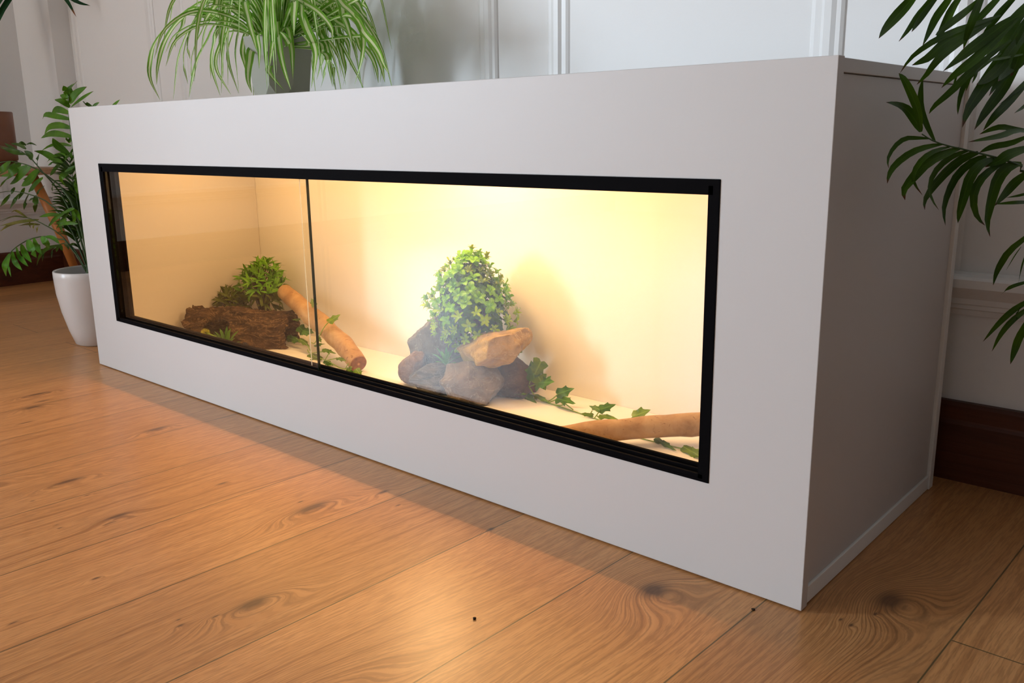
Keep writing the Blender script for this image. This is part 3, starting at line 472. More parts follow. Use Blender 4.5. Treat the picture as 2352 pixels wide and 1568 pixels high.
    wob=g.noise(g.vec(g.m('MULTIPLY',s,7.0),g.m('MULTIPLY',t,1.6),g.m('MULTIPLY',rnd,30.0)),1,2)
    Gs=g.m('ADD',Gs,g.m('MULTIPLY',wob,.05))
    band=g.noise(g.vec(g.m('MULTIPLY',Gs,150.0),g.m('MULTIPLY',t,1.2),g.m('MULTIPLY',rnd,50.0)),1,3,.6)
    fine=g.noise(g.vec(g.m('MULTIPLY',Gs,520.0),g.m('MULTIPLY',t,34.0),g.m('MULTIPLY',rnd,70.0)),1,2,.6)
    broad=g.noise(g.vec(g.m('MULTIPLY',s,9.0),g.m('MULTIPLY',t,1.3),g.m('MULTIPLY',rnd,20.0)),1,2)
    col=g.ramp(band,[(.28,FL_DK),(.44,FL_MD),(.80,FL_LT)])
    col=g.mix(g.m('MULTIPLY',g.ramp(fine,[(.40,(1,1,1)),(.54,(0,0,0))]),.52),col,(.25,.105,.034))
    col=g.mix(g.m('MULTIPLY',broad,.35),col,(.53,.23,.07))
    jag=g.noise(g.vec(g.m('MULTIPLY',s,260.0),g.m('MULTIPLY',t,70.0)),1,2,.6)
    ring=g.m('SINE',g.m('ADD',g.m('MULTIPLY',Gs,1000.0),g.m('MULTIPLY',jag,2.6)))
    ringf=g.node('ShaderNodeMapRange'); g.set(ringf.inputs[0],ring); ringf.inputs[1].default_value=.15; ringf.inputs[2].default_value=.95
    col=g.mix(g.m('MULTIPLY',ringf.outputs[0],g.m('MINIMUM',g.m('ADD',g.m('MULTIPLY',RM,.52),.07),.60)),col,(.20,.082,.028))
    pl=g.node('ShaderNodeMapRange'); g.set(pl.inputs[0],rnd); pl.inputs[3].default_value=.88; pl.inputs[4].default_value=1.08
    pm=g.node('ShaderNodeVectorMath',operation='SCALE'); g.set(pm.inputs[0],col); g.set(pm.inputs['Scale'],pl.outputs[0]); col=pm.outputs[0]
    col=g.mix(g.m('MINIMUM',g.m('MULTIPLY',K,1.1),.88),col,(.11,.05,.022))
    col=g.mix(g.m('MULTIPLY',groove,.92),col,(.075,.055,.020))
    h=g.m('SUBTRACT',g.m('ADD',g.m('MULTIPLY',band,.3),g.m('MULTIPLY',fine,.25)),g.m('MULTIPLY',groove,.8))
    nrm=g.bump(h,.05,.0012)
    rough=g.m('ADD',g.m('MULTIPLY',broad,.06),.30)
    b=g.bsdf(col,rough,nrm,.42); nt.links.new(b,out.inputs[0]); return m
def woodmat(name,ca,cb,cc,sx=(3,30,30),rough=.5,crack=0):
    m,nt,out=newmat(name); g=G(nt); mp=g.node('ShaderNodeMapping'); nt.links.new(g.obj(),mp.inputs[0]); mp.inputs['Scale'].default_value=sx
    a=g.noise(mp.outputs[0],1,5,.65,.4); c=g.ramp(a,[(.3,ca),(.5,cb),(.75,cc)])
    h=a
    if crack:
        b2=g.noise(mp.outputs[0],2.3,4,.7,.8); f=g.ramp(b2,[(.33,(1,1,1)),(.39,(0,0,0))]); c=g.mix(g.m('MULTIPLY',f,crack),c,(.16,.07,.03))
    b=g.bsdf(c,rough,g.bump(h,.35,.003),.3); nt.links.new(b,out.inputs[0]); return m
def rockmat(name,ca,cb,vein,scale=28,aniso=(1,1,1)):
    m,nt,out=newmat(name); g=G(nt); mp=g.node('ShaderNodeMapping'); nt.links.new(g.obj(),mp.inputs[0]); mp.inputs['Scale'].default_value=aniso
    a=g.noise(mp.outputs[0],scale,6,.68,.5); c=g.ramp(a,[(.40,ca),(.60,cb)])
    big=g.noise(mp.outputs[0],scale*.35,2,.5); c=g.mix(g.m('MULTIPLY',big,.5),c,tuple(x*.6 for x in ca))
    b2=g.noise(mp.outputs[0],scale*.55,5,.6,1.5); f=g.ramp(b2,[(.485,(0,0,0)),(.5,(1,1,1)),(.515,(0,0,0))])
    c=g.mix(g.m('MULTIPLY',f,.55),c,vein)
    sp=g.noise(mp.outputs[0],scale*9,3,.7); c=g.mix(g.m('MULTIPLY',g.ramp(sp,[(.58,(0,0,0)),(.7,(1,1,1))]),.3),c,tuple(x*.35 for x in ca))
    h=g.m('ADD',a,g.m('MULTIPLY',sp,.25))
    b=g.bsdf(c,.8,g.bump(h,.6,.004),.25); nt.links.new(b,out.inputs[0]); return m
FL_DK=(.30,.122,.040); FL_MD=(.53,.242,.085); FL_LT=(.66,.335,.132)
M={}
M['liner']=plain('white_laminate',(.80,.78,.75),.4,.4,bump=(160,.05,.0006))
M['panel']=plain('light_grey_laminate',(.56,.525,.505),.48,.45,bump=(160,.05,.0006))
M['edge']=plain('panel_edge',(.66,.64,.62),.4)
M['wall']=plain('white_wall_paint',(.86,.85,.84),.55,.3,bump=(190,.16,.0012))
M['trim']=plain('white_gloss_trim',(.82,.81,.80),.4,.4)
M['bounce_cut']=plain('deep_brown_bounce_cut',(.08,.052,.03),.7)  # invented dark wall colour that soaks up bounce light
M['ceil']=plain('ceiling_paint',(.55,.55,.53),.8)
M['dark_wood']=woodmat('dark_skirting_wood',(.055,.013,.006),(.085,.022,.009),(.115,.032,.013),(1.5,14,40),.42)
M['floor']=floormat()
M['black']=plain('black_plastic',(.004,.0035,.004),.6,.012)
M['glass']=glassmat('clear_glass',(.985,.985,.97))
M['glass2']=glassmat('warm_glass',(.998,.985,.925))
M['glass_edge_dark']=plain('dark_glass_edge',(.01,.02,.015),.2)
M['glass_edge_light']=plain('light_glass_edge',(.75,.72,.62),.25)
M['rail']=plain('inner_base',(.78,.76,.72),.5)
M['ceramic']=plain('white_ceramic',(.70,.67,.655),.25,.5)
M['soil']=plain('potting_soil',(.035,.022,.013),.95,.1,bump=(90,.9,.01),var=(80,.5))
M['greypot']=plain('grey_pot',(.33,.32,.26),.6,.3,bump=(200,.1,.001))
M['brownpot']=plain('brown_pot',(.15,.048,.016),.45,.4,var=(6,.2))
M['orange_wood']=woodmat('orange_wood',(.30,.10,.022),(.42,.15,.035),(.50,.20,.06),(20,20,3),.42)
M['seat_wood']=woodmat('stool_wood',(.26,.12,.05),(.38,.19,.09),(.45,.25,.13),(14,3,14),.45)
M['palm']=leafmat('palm_leaf_dark',(.020,.056,.002),(.050,.115,.004),14,.38,.3,tip=(.09,.035,.01),vein=.25)
M['palm2']=leafmat('palm_leaf_mid',(.034,.105,.003),(.095,.23,.006),16,.42,.35,tip=(.14,.08,.02),vein=.2)
M['palm_light']=leafmat('palm_leaf_light',(.05,.19,.012),(.12,.32,.025),16,.36,.35,vein=.3)
M['palm_yellow']=leafmat('palm_leaf_yellowing',(.11,.12,.012),(.22,.19,.03),16,.4,.3)
M['palm_stem']=plain('palm_stem',(.035,.075,.015),.5,.4)
M['spider']=leafmat('spider_plant_leaf',(.13,.33,.025),(.25,.48,.05),20,.4,.4,stripe=((.84,.88,.52),.18))
M['dark_leaf']=leafmat('dark_strap_leaf',(.012,.05,.018),(.02,.08,.025),10,.35,.2,tip=(.25,.10,.04))
M['bush']=leafmat('plastic_leaf_lime',(.20,.38,.008),(.38,.56,.02),35,.3,.4,vein=.4)
M['bush2']=leafmat('plastic_leaf_green',(.11,.32,.010),(.22,.48,.022),35,.3,.4,vein=.4)
M['bush_shade']=leafmat('plastic_leaf_shade',(.035,.11,.006),(.08,.20,.012),35,.34,.3)  # inner leaves made darker: shade between rosettes put into the colour
M['bush3']=leafmat('plastic_leaf_olive',(.12,.20,.012),(.22,.32,.03),35,.34,.35,vein=.3)
M['lance']=leafmat('plastic_lance_leaf',(.08,.24,.012),(.17,.40,.02),30,.34,.35,vein=.4)
M['lance_old']=leafmat('plastic_lance_leaf_olive',(.07,.10,.012),(.13,.17,.02),30,.4,.35,vein=.3)
M['ivy']=leafmat('ivy_leaf',(.020,.085,.010),(.085,.20,.022),60,.28,.3,vein=.5)
M['ivy_light']=leafmat('ivy_leaf_light',(.06,.15,.012),(.17,.27,.03),60,.3,.35,vein=.5)
M['stem']=plain('vine_stem',(.20,.33,.045),.45,.4)
M['twig']=plain('bush_twig',(.07,.05,.02),.6,.3)
M['succ']=leafmat('succulent_leaf',(.05,.22,.05),(.12,.36,.10),30,.35,.3)
M['succ_dark']=leafmat('succulent_leaf_dark',(.05,.15,.015),(.10,.25,.02),30,.38,.3)
M['puff']=leafmat('yellow_puff',(.42,.44,.05),(.66,.64,.14),60,.5,.35)
m,nt,out=newmat('cork_bark'); g=G(nt); o_=g.obj(); mp=g.node('ShaderNodeMapping'); nt.links.new(o_,mp.inputs[0]); mp.inputs['Rotation'].default_value=(0,0,-.61); mp.inputs['Scale'].default_value=(1,1,1)
mp2=g.node('ShaderNodeMapping'); nt.links.new(mp.outputs[0],mp2.inputs[0]); mp2.inputs['Scale'].default_value=(28,70,70)
a_=g.noise(mp2.outputs[0],1,6,.7,.6); e_=g.noise(mp2.outputs[0],.6,5,.65,1.2)
c_=g.ramp(a_,[(.35,(.018,.010,.005)),(.52,(.060,.034,.018)),(.70,(.15,.088,.045))])
c_=g.mix(g.m('MULTIPLY',g.ramp(e_,[(.485,(0,0,0)),(.503,(1,1,1)),(.521,(0,0,0))]),.7),c_,(.34,.21,.10))
b_=g.bsdf(c_,.85,g.bump(g.m('ADD',a_,g.m('MULTIPLY',e_,.8)),.8,.006),.2); nt.links.new(b_,out.inputs[0]); M['bark']=m
M['branch']=woodmat('driftwood',(.24,.125,.05),(.37,.215,.095),(.46,.30,.15),(26,26,26),.6,crack=.85)
M['cut']=plain('cut_end_grain',(.24,.11,.055),.75,.2,bump=(120,.4,.002),var=(90,.35))
M['pith']=plain('pith',(.45,.24,.11),.7)
M['rock_grey']=rockmat('grey_rock',(.095,.074,.052),(.19,.15,.105),(.30,.245,.16),30)
M['rock_blue']=rockmat('blue_grey_slab',(.09,.085,.075),(.17,.16,.14),(.28,.26,.22),24)
M['rock_slate']=rockmat('striated_slate',(.03,.028,.026),(.11,.10,.085),(.19,.17,.14),20,(1,1,6))
M['rock_tan']=rockmat('tan_rock',(.22,.135,.036),(.43,.285,.09),(.50,.36,.14),22)
M['rock_brown']=rockmat('brown_rock',(.11,.07,.045),(.20,.13,.085),(.28,.2,.13),30)
M['rock_dark']=rockmat('dark_rock',(.05,.03,.02),(.10,.06,.04),(.14,.1,.07),25)
def emis(name,col,st):
    m,nt,out=newmat(name); e=nt.nodes.new('ShaderNodeEmission'); e.inputs[0].default_value=(*col,1); e.inputs[1].default_value=st; nt.links.new(e.outputs[0],out.inputs[0]); return m
M['metal']=plain('lamp_metal',(.6,.6,.6),.3,.5,metal=1)
# ------------------------------------------------------------------ room
XL,XR,YB,YF,H=-1.475,2.75,.535,-4.2,2.6
b=MB(); b.box((XL-.53,YF-.1,-.08),(XR+.1,YB+.1,0)); struct(b.build('floor',M['floor']))
b=MB(); b.box((XL-.53,YF-.1,H),(XR+.1,YB+.1,H+.08)); struct(b.build('ceiling',M['ceil']))
b=MB(); b.box((XL,YB,0),(XR,YB+.1,H)); struct(b.build('wall_back',M['wall']))
b=MB(); b.box((XR,YF,0),(XR+.1,YB+.1,H)); struct(b.build('wall_right',M['bounce_cut']))  # unseen wall, set near and dark to keep bounce off the end panel
def wall_hole(name,axis,c0,c1,lo,hi,holes):
    """wall slab normal to axis, spanning lo..hi, with rectangular holes (a0,a1,z0,z1)"""
    b=MB(); xs=sorted({lo,hi,*[h[0] for h in holes],*[h[1] for h in holes]})
    for i in range(len(xs)-1):
        a,e=xs[i],xs[i+1]; hs=[h for h in holes if h[0]<=a+1e-6 and h[1]>=e-1e-6]
        segs=[(0,H)] if not hs else [(0,hs[0][2]),(hs[0][3],H)]
        for z0,z1 in segs:
            if z1-z0<1e-4: continue
            if axis==0: b.box((c0,a,z0),(c1,e,z1))
            else: b.box((a,c0,z0),(e,c1,z1))
    return struct(b.build(name,M['wall']))
W1=((-3.42,-2.15,.40,1.75)); W2=((-1.35,-.25,.6,2.3))
wall_hole('wall_left',0,XL-.52,XL,YF,YB+.1,[W1])  # wall depth invented so the window jamb shades the back wall's left
wall_hole('wall_front',1,YF-.1,YF,XL,XR,[W2])
def winframe(name,axis,pos,w,nm):
    b=MB(); a0,a1,z0,z1=w; t=.045
    def bx(p0,p1,q0,q1):
        if axis==0: b.box((pos-.50,p0,q0),(pos-.45,p1,q1))
        else: b.box((p0,pos-.06,q0),(p1,pos-.01,q1))
    bx(a0,a0+t,z0,z1); bx(a1-t,a1,z0,z1); bx(a0+t,a1-t,z0,z0+t); bx(a0+t,a1-t,z1-t,z1)
    for i in range(1,nm): c=a0+(a1-a0)*i/nm; bx(c-.02,c+.02,z0+t,z1-t)
    struct(b.build(name,M['trim']))
winframe('window_1',0,XL,W1,1); winframe('fill_window',1,YF,W2,2)  # the second frame belongs to an added window, put in for fill
# skirting boards, chair rail and picture-frame mouldings
def extr(name,prof,p0,p1,out,mat,smooth=False):
    """profile (distance from wall, height) swept from p0 to p1 along a wall"""
    b=MB(); p0=Vector(p0); p1=Vector(p1); out=Vector(out); r=[]
    for p in (p0,p1): r.append(b.add([p+out*d+Vector((0,0,h)) for d,h in prof]))
    n=len(prof)
    for i in range(n): b.quad([r[0]+i,r[0]+(i+1)%n,r[1]+(i+1)%n,r[1]+i])
    b.quad([r[0]+i for i in range(n)][::-1]); b.quad([r[1]+i for i in range(n)])
    return b.build(name,mat,smooth=smooth)
SK=[(0,0),(.016,0),(.016,.090),(.013,.097),(.013,.118),(.010,.124),(0,.124)]
for nm,p0,p1,o in (('baseboard_back',(XL,YB,0),(XR,YB,0),(0,-1,0)),('baseboard_left',(XL,YF,0),(XL,YB,0),(1,0,0))):
    struct(extr(nm,SK,p0,p1,o,M['dark_wood']))
RL=[(0,.258),(.006,.258),(.008,.266),(.012,.268),(.012,.274),(.016,.276),(.017,.284),(.024,.292),(.030,.298),(.034,.302),(.034,.314),(.030,.318),(.010,.319),(.008,.322),(0,.322)]
struct(extr('trim_1',RL,(XL,YB,0),(XR,YB,0),(0,-1,0),M['trim'])); struct(extr('trim_2',RL,(XL,-1.9,0),(XL,YB,0),(1,0,0),M['trim']))
MP=[(0,0),(.004,.002),(.008,.007),(.008,.014),(.012,.021),(.012,.032),(.006,.038),(.006,.048),(.003,.053),(0,.056)]
def frame_mould(name,o,ux,n,w,z0,z1):
    """rectangular moulding on a wall: o = wall point of its lower corner, ux = direction along the wall, n = normal"""
    b=MB(); o=Vector(o); ux=Vector(ux); n=Vector(n); uz=Vector((0,0,1)); rings=[]
    for cx,cz,sx,sz in ((0,z0,1,1),(w,z0,-1,1),(w,z1,-1,-1),(0,z1,1,-1)):
        rings.append(b.add([o+ux*(cx+sx*d)+uz*(cz+sz*d)+n*(h*.65) for h,d in MP]))
    m=len(MP)
    for i in range(4):
        for k in range(m-1):
            a,c=rings[i],rings[(i+1)%4]; b.quad([a+k,a+k+1,c+k+1,c+k])
    return struct(b.build(name,M['trim']))
for i,(x0,x1) in enumerate(((-1.18,-.585),(-.465,.835),(.965,1.558),(1.70,2.6))):
    frame_mould('trim_%d'%(i+3),(x0,YB,0),(1,0,0),(0,-1,0),x1-x0,.263,1.75)
frame_mould('trim_7',(XL,-1.1,0),(0,1,0),(1,0,0),1.46,.263,1.75)
b=MB(); b.box((XL,.466,.324),(-1.175,YB,H)); struct(b.build('trim_8',M['wall']))
# ------------------------------------------------------------------ terrarium
W,D,HT=1.766,.472,.600
T=thing('terrarium','long low white terrarium cabinet with sliding glass front and a lit planted interior','terrarium')
FX0,FX1,FZ0,FZ1=.1226,1.644,.124,.478
def ring(b,x0,x1,z0,z1,a0,a1,c0,c1,y0,y1):
    o=[(x0,z0),(x1,z0),(x1,z1),(x0,z1)]; h=[(a0,c0),(a1,c0),(a1,c1),(a0,c1)]
    n=b.add([(x,y0,z) for x,z in o]+[(x,y0,z) for x,z in h]+[(x,y1,z) for x,z in o]+[(x,y1,z) for x,z in h])
    for i in range(4):
        j=(i+1)%4
        b.quad([n+i,n+j,n+4+j,n+4+i]); b.quad([n+8+j,n+8+i,n+12+i,n+12+j]); b.quad([n+j,n+i,n+8+i,n+8+j]); b.quad([n+4+i,n+4+j,n+12+j,n+12+i])
b=MB(); ring(b,0,W,.002,HT,FX0,FX1,FZ0,FZ1,0,.0155); b.build('front_panel',M['panel'],T,bevel=.0008)
for x0,x1 in ((.004,.020),(W-.022,W-.006)):
    b=MB(); b.box((x0,.0165,.0225),(x1,.455,.5843)); b.build('side_panel',M['panel'],T,bevel=.0006)
b=MB(); b.box((.004,.0165,.585),(W-.003,.455,HT-.001)); b.build('top_panel',M['panel'],T,bevel=.0006)
b=MB(); b.box((.004,.0165,.001),(W-.003,.455,.022)); b.build('bottom_panel',M['liner'],T,bevel=.0006)
b=MB(); b.box((.001,.4555,.001),(W-.001,D,HT-.001)); b.build('back_panel',M['liner'],T,bevel=.0006)
# black sliding-door track
b=MB(); ring(b,FX0,FX1,FZ0,FZ1,FX0+.010,FX1-.008,FZ0+.0035,FZ1-.007,-.0012,.034)
for y0,y1 in ((-.0008,.003),(.0145,.0175),(.0295,.034)):
    b.box((FX0+.01,y0,FZ0+.003),(FX1-.008,y1,FZ0+.0085)); b.box((FX0+.01,y0,FZ1-.017),(FX1-.008,y1,FZ1-.006))
for x0,x1 in ((FX0+.009,FX0+.017),(FX1-.014,FX1-.007)):
    b.box((x0,-.0008,FZ0+.003),(x1,.003,FZ1-.006)); b.box((x0,.0295,FZ0+.003),(x1,.034,FZ1-.006))
b.build('door_track',M['black'],T)
def pane(x0,x1,y0,y1,mat,ex,emat,thick):
    b=MB(); b.box((x0,y0,FZ0+.005),(x1,y1,FZ1-.009)); p=b.build('glass_pane',mat,T)
    b=MB(); b.box((ex[0],y0-.0001,FZ0+.0052),(ex[1],(y1+.0001 if thick else y0+.0008),FZ1-.0092)); q=b.build('polished_edge',emat,p); return p
pane(FX0+.011,.8755,.0065,.0115,M['glass2'],(.8755,.8762),M['glass_edge_dark'],True)
pane(.8385,FX1-.009,.0205,.0255,M['glass'],(.8370,.8385),M['glass_edge_light'],False)
b=MB(); b.box((.90-.14,.235-.022,.560),(.90+.14,.235+.022,.5845)); b.build('lamp_housing',M['metal'],T,bevel=.003)
# ------------------------------------------------------------------ inside the terrarium
CR=Vector((.747,.665,0)); CD=Vector((-.665,.747,0))
def branch(name,pts,rads,label,cut):
    t=thing(name,label,'branch',tuple(pts[0]),'driftwood branches in the terrarium')
    P=spline(pts,26); R=[]
    for i in range(27):
        g=i/26*(len(rads)-1); k=min(int(g),len(rads)-2); R.append(rads[k]+(rads[k+1]-rads[k])*(g-k))
    b=MB(); b.tube(P,R,20)
    for i,v in enumerate(b.v):
        q=Vector(v); n=noise.noise(q*22)*.0028+noise.noise(q*60)*.0012; c=P[min(i//20,26)]; d=(q-c)
        b.v[i]=tuple(q+d.normalized()*n)
    b.build('bark_surface',M['branch'],t,smooth=False).data.polygons.foreach_set('use_smooth',[True]*(26*20)+[False,False])
    if cut:
        for end in cut:
            a=P[0] if end==0 else P[-1]; dr=(P[0]-P[1]).normalized() if end==0 else (P[-1]-P[-2]).normalized(); r=R[0] if end==0 else R[-1]
            b=MB(); b.tube([a-dr*.001,a+dr*.0012],[r*.97,r*.93],20); e=b.build('cut_end',M['cut'],t)
            c=MB(); c.tube([a+dr*.001,a+dr*.0018],[r*.16,r*.12],10); c.build('pith',M['pith'],e)
    return t
branch('driftwood_branch',[(.245,.372,.152),(.36,.352,.118),(.455,.332,.098),(.545,.312,.074),(.628,.290,.0445)],[.0195,.0215,.0235,.0215,.0225,.0200],'pale driftwood branch leaning down from the bark hide, sawn end in front',[1])
branch('driftwood_branch',[(1.215,.138,.0405),(1.265,.198,.0425),(1.342,.289,.050),(1.436,.363,.060),(1.472,.391,.064)],[.0185,.0195,.0185,.0195,.0205],'long pale driftwood pole lying low along the glass, ivy passing beneath it',[0,1])
# cork bark hide
def bark():
    A0=Vector((.058,.212,.022)); A1=Vector((.276,.364,.022)); ax=(A1-A0); L=ax.length; ax.normalize(); fn=Vector((ax.y,-ax.x,0))
    NU,NT=150,84; outer={}; inner={}; b=MB()
    for i in range(NU+1):
        u=i/NU
        for j in range(NT+1):
            th=math.pi*j/NT; c,s_=math.cos(th),math.sin(th)
            hw=.054*(.88+.14*u); hh=.090*(.98-.04*u)
            p=Vector((u*9,c*2.2,s_*2.2+3))
            st=noise.noise(Vector((u*26+3*noise.noise(Vector((u*5,th*3,0))),th*9,3))); st2=noise.noise(Vector((u*9,th*16,8)))
            r=.97+.10*max(-.2,st2)+.07*abs(st)+.12*noise.noise(Vector((u*2.2,c*1.6,s_*1.6)))+.10*noise.noise(Vector((u*7,c*5,s_*5+7)))+.09*abs(noise.noise(Vector((u*3,th*7,2))))+.05*noise.noise(Vector((u*30,th*22,5)))
            e=0
            if i in(0,NU) or u<.06 or u>.94: e=.014*noise.noise(Vector((th*3,round(u)*2,9)))+.012*noise.noise(Vector((th*11,1+round(u)*3,4)))
            P=A0+ax*(u*L+ (e if u<.06 or u>.94 else 0))+fn*(c*hw*r)+Vector((0,0,max(0,s_*hh*r)))
            Q=A0+ax*(u*L+(e if u<.06 or u>.94 else 0))+fn*(c*(hw*r-.010))+Vector((0,0,max(0,s_*(hh*r-.012))))
            outer[i,j]=b.add([P]); inner[i,j]=b.add([Q])
    def hole(i,j):
        u=(i+.5)/NU; th=math.pi*(j+.5)/NT
        w=.05*noise.noise(Vector((u*9,th*5,1)))
        if ((u-.33)/.13)**2+((th-.60)/.46)**2<1+w*9: return True
        if ((u-.61)/.028)**2+((th-.13)/.075)**2<1: return True
        return False
    H_={(i,j) for i in range(NU) for j in range(NT) if hole(i,j)}
    def solid(i,j): return 0<=i<NU and 0<=j<NT and (i,j) not in H_
    for i in range(NU):
        for j in range(NT):
            if not solid(i,j): continue
            o=[outer[i,j],outer[i+1,j],outer[i+1,j+1],outer[i,j+1]]; n=[inner[i,j],inner[i+1,j],inner[i+1,j+1],inner[i,j+1]]
            b.quad(o); b.quad(n[::-1])
            for (di,dj,k0,k1) in ((0,-1,0,1),(1,0,1,2),(0,1,2,3),(-1,0,3,0)):
                if not solid(i+di,j+dj): b.quad([o[k1],o[k0],n[k0],n[k1]])
    o=b.build('cork_bark_hide',M['bark'],None,smooth=True)
    tag(o,'dark brown hollow cork bark hide with a ragged hole in its side','bark hide'); return o
bark()
# rocks
def rock(name,label,c,dims,mat,seed,tilt=0,yaw=0,flat=.0):
    import bmesh
    bm=bmesh.new(); bmesh.ops.create_icosphere(bm,subdivisions=5,radius=1)
    rr=random.Random(seed); planes=[]
    for k in range(15):
        n=Vector((rr.gauss(0,1),rr.gauss(0,1),rr.gauss(0,1))).normalized(); planes.append((n,rr.uniform(.60,.86)))
    planes.append((Vector((0,0,-1)),.62))
    off=Vector((seed*3.1,seed*1.7,seed*.9))
    Rm=Matrix.Rotation(math.atan2(CR.y,CR.x)+yaw,4,'Z')@Matrix.Rotation(-tilt,4,'Y')
    for v in bm.verts:
        p=v.co.copy()*1.12
        for n,d in planes:
            e=p.dot(n)-d
            if e>0: p-=n*e
        p*=1+.12*noise.noise(p*1.6+off)+.06*noise.noise(p*4+off)+.03*abs(noise.noise(p*9+off))+.014*noise.noise(p*22+off)
        v.co=Vector((p.x*dims[0]*.6,p.y*dims[1]*.6,p.z*dims[2]*.6))
    bmesh.ops.transform(bm,matrix=Rm,verts=bm.verts)
    zmin=min(v.co.z for v in bm.verts)
    me=bpy.data.meshes.new(name); bm.to_mesh(me); bm.free(); me.materials.append(mat); me.polygons.foreach_set('use_smooth',[True]*len(me.polygons))
    o=bpy.data.objects.new(name,me); C.objects.link(o); z=c[2] if c[2] is not None else .0222-zmin
    o.location=(c[0],c[1],z); tag(o,label,'rock','rocks piled in the terrarium'); return o
rock('rock','rounded grey brown rock with pale veins, frontmost of the rock pile',(.962,.308,None),(.112,.088,.084),M['rock_grey'],3)
rock('rock','tan orange rock lying tilted across the top of the pile under the bush',(.993,.333,.123),(.130,.085,.080),M['rock_tan'],8,.32,.12)
rock('rock','upright blue grey stone slab at the back of the rock pile',(.812,.366,None),(.130,.065,.152),M['rock_blue'],14,-.2)
rock('rock','small brown rock at the branch side of the rock pile, below the blue grey slab',(.780,.306,None),(.044,.05,.080),M['rock_brown'],21,-.25)
rock('rock','low dark striated slate between the brown rock and the grey rock',(.868,.312,None),(.125,.065,.066),M['rock_slate'],27,.1)
rock('rock','dark rock wedged under the tilted tan rock',(1.000,.385,None),(.105,.075,.088),M['rock_dark'],33)
# leafy plastic bush: stems carrying rosettes of rounded leaves
def rosette(b,c,n,size,k,rr,wide=.62,droop=.25,up=.35):
    n=n.normalized(); a=n.orthogonal().normalized(); bb=n.cross(a); ph=rr.uniform(0,6.28)
    for i in range(k):
        an=ph+i*2*math.pi/k+rr.uniform(-.2,.2); d=(a*math.cos(an)+bb*math.sin(an)); l=size*rr.uniform(.8,1.15)
        u=up*rr.uniform(.6,1.5)
        p0=c; p1=c+d*l*.5+n*l*u; p2=c+d*l+n*l*(u*1.3-droop*rr.uniform(.3,1.2))
        b.leaf([p0,p1,p2],l*wide,n,4,.22,lambda t: max(.06,math.sin(math.pi*min(1,t**1.25*.93+.04))**.7))
def bush(name,label,c,dims,seed,count,mats,base):
    rr=random.Random(seed); t=thing(name,label,'artificial plant',base)
    bs=[MB() for _ in mats]; st=MB(); c=Vector(c); B=Vector(base)
    for i in range(count):
        z=(i+.5)/count; th=i*2.39996
        # half-ellipsoid pointing up, wider low down
        zz=z**.8*2-1; r=math.sqrt(max(0,1-zz*zz)) if zz<0 else (1-zz)**.62
        d=CR*math.cos(th)*r*dims[0]+CD*math.sin(th)*r*dims[1]+Vector((0,0,zz*dims[2]))
        p=c+d*rr.uniform(.82,1.05); n=(Vector((d.x/dims[0]**2,d.y/dims[1]**2,d.z/dims[2]**2))).normalized()
        n=(n+Vector((0,0,.55))+Vector((rr.uniform(-.3,.3),rr.uniform(-.3,.3),rr.uniform(-.2,.3)))).normalized()
        m=0 if zz<-.05+rr.uniform(-.3,.3) else 1
        if rr.random()<.2: m=2
        if m==1:
            sz=rr.uniform(.0125,.0165); rosette(bs[m],p,n,sz,rr.choice((4,5)),rr,.74,.3,.35); rosette(bs[m],p+n*.003,n,sz*.6,3,rr,.7,.1,.8)
        else:
            sz=rr.uniform(.0105,.0140); rosette(bs[m],p,n,sz,rr.choice((5,6)),rr,.46,.15,.5); rosette(bs[m],p+n*.002,n,sz*.72,4,rr,.48,.05,1.0)
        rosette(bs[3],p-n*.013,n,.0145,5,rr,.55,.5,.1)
        st.tube(spline([B.lerp(c,.4),c+d*.45,p-n*.012],5),.0008,5)
        if i%3==0:
            q=p.lerp(c,.35); rosette(bs[3],q,n,.018,6,rr,.7)
    st.build('stems',M['twig'],t)
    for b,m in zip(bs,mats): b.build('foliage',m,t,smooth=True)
    return t,bs
bush('leafy_bush','bright lime green plastic bush on top of the rock pile',(.914,.352,.206),(.088,.074,.100),5,150,(M['bush'],M['bush2'],M['bush3'],M['bush_shade']),(.93,.375,.12))
# lance-leaved plant in the back corner
def lance(name,label,c,rad,seed,base,cnt=80,old=False):
    rr=random.Random(seed); t=thing(name,label,'artificial plant',base,'plastic plants behind the bark hide'); hi=MB(); lo=MB(); st=MB(); c=Vector(c); B=Vector(base)
    for i in range(cnt):
        z=(i+.5)/cnt; th=i*2.39996; zz=z*1.75-.75; r=math.sqrt(max(0,1-zz*zz))
        d=Vector((math.cos(th)*r*rad[0],math.sin(th)*r*rad[1],zz*rad[2])); p=c+d*rr.uniform(.55,.85); n=(d.normalized()+Vector((0,0,.6))).normalized()
        tgt=hi if zz>-.25 else lo; a=n.orthogonal().normalized(); bb=n.cross(a)
        for k in range(6):
            an=rr.uniform(0,6.28); dd=a*math.cos(an)+bb*math.sin(an); l=rr.uniform(.020,.031)
            tgt.leaf([p,p+(n*.8+dd*.55)*l*.6,p+(n*.75+dd*1.0)*l],l*.28,(n-dd*.3),5,.25)
        st.tube([B,c.lerp(p,.5),p],.001,5)
    st.build('stems',M['twig'],t); hi.build('foliage',M['lance_old' if old else 'lance'],t,smooth=True); lo.build('foliage',M['lance_old'],t,smooth=True); return t
lance('lance_leaf_plant','dark green plastic plant with pointed leaves in the corner behind the bark hide',(.140,.375,.155),(.074,.058,.074),6,(.14,.38,.0225))
lance('lance_leaf_plant','olive low plastic sprig showing just above the bark hide',(.070,.33,.112),(.045,.03,.028),7,(.075,.34,.0225),30,True)
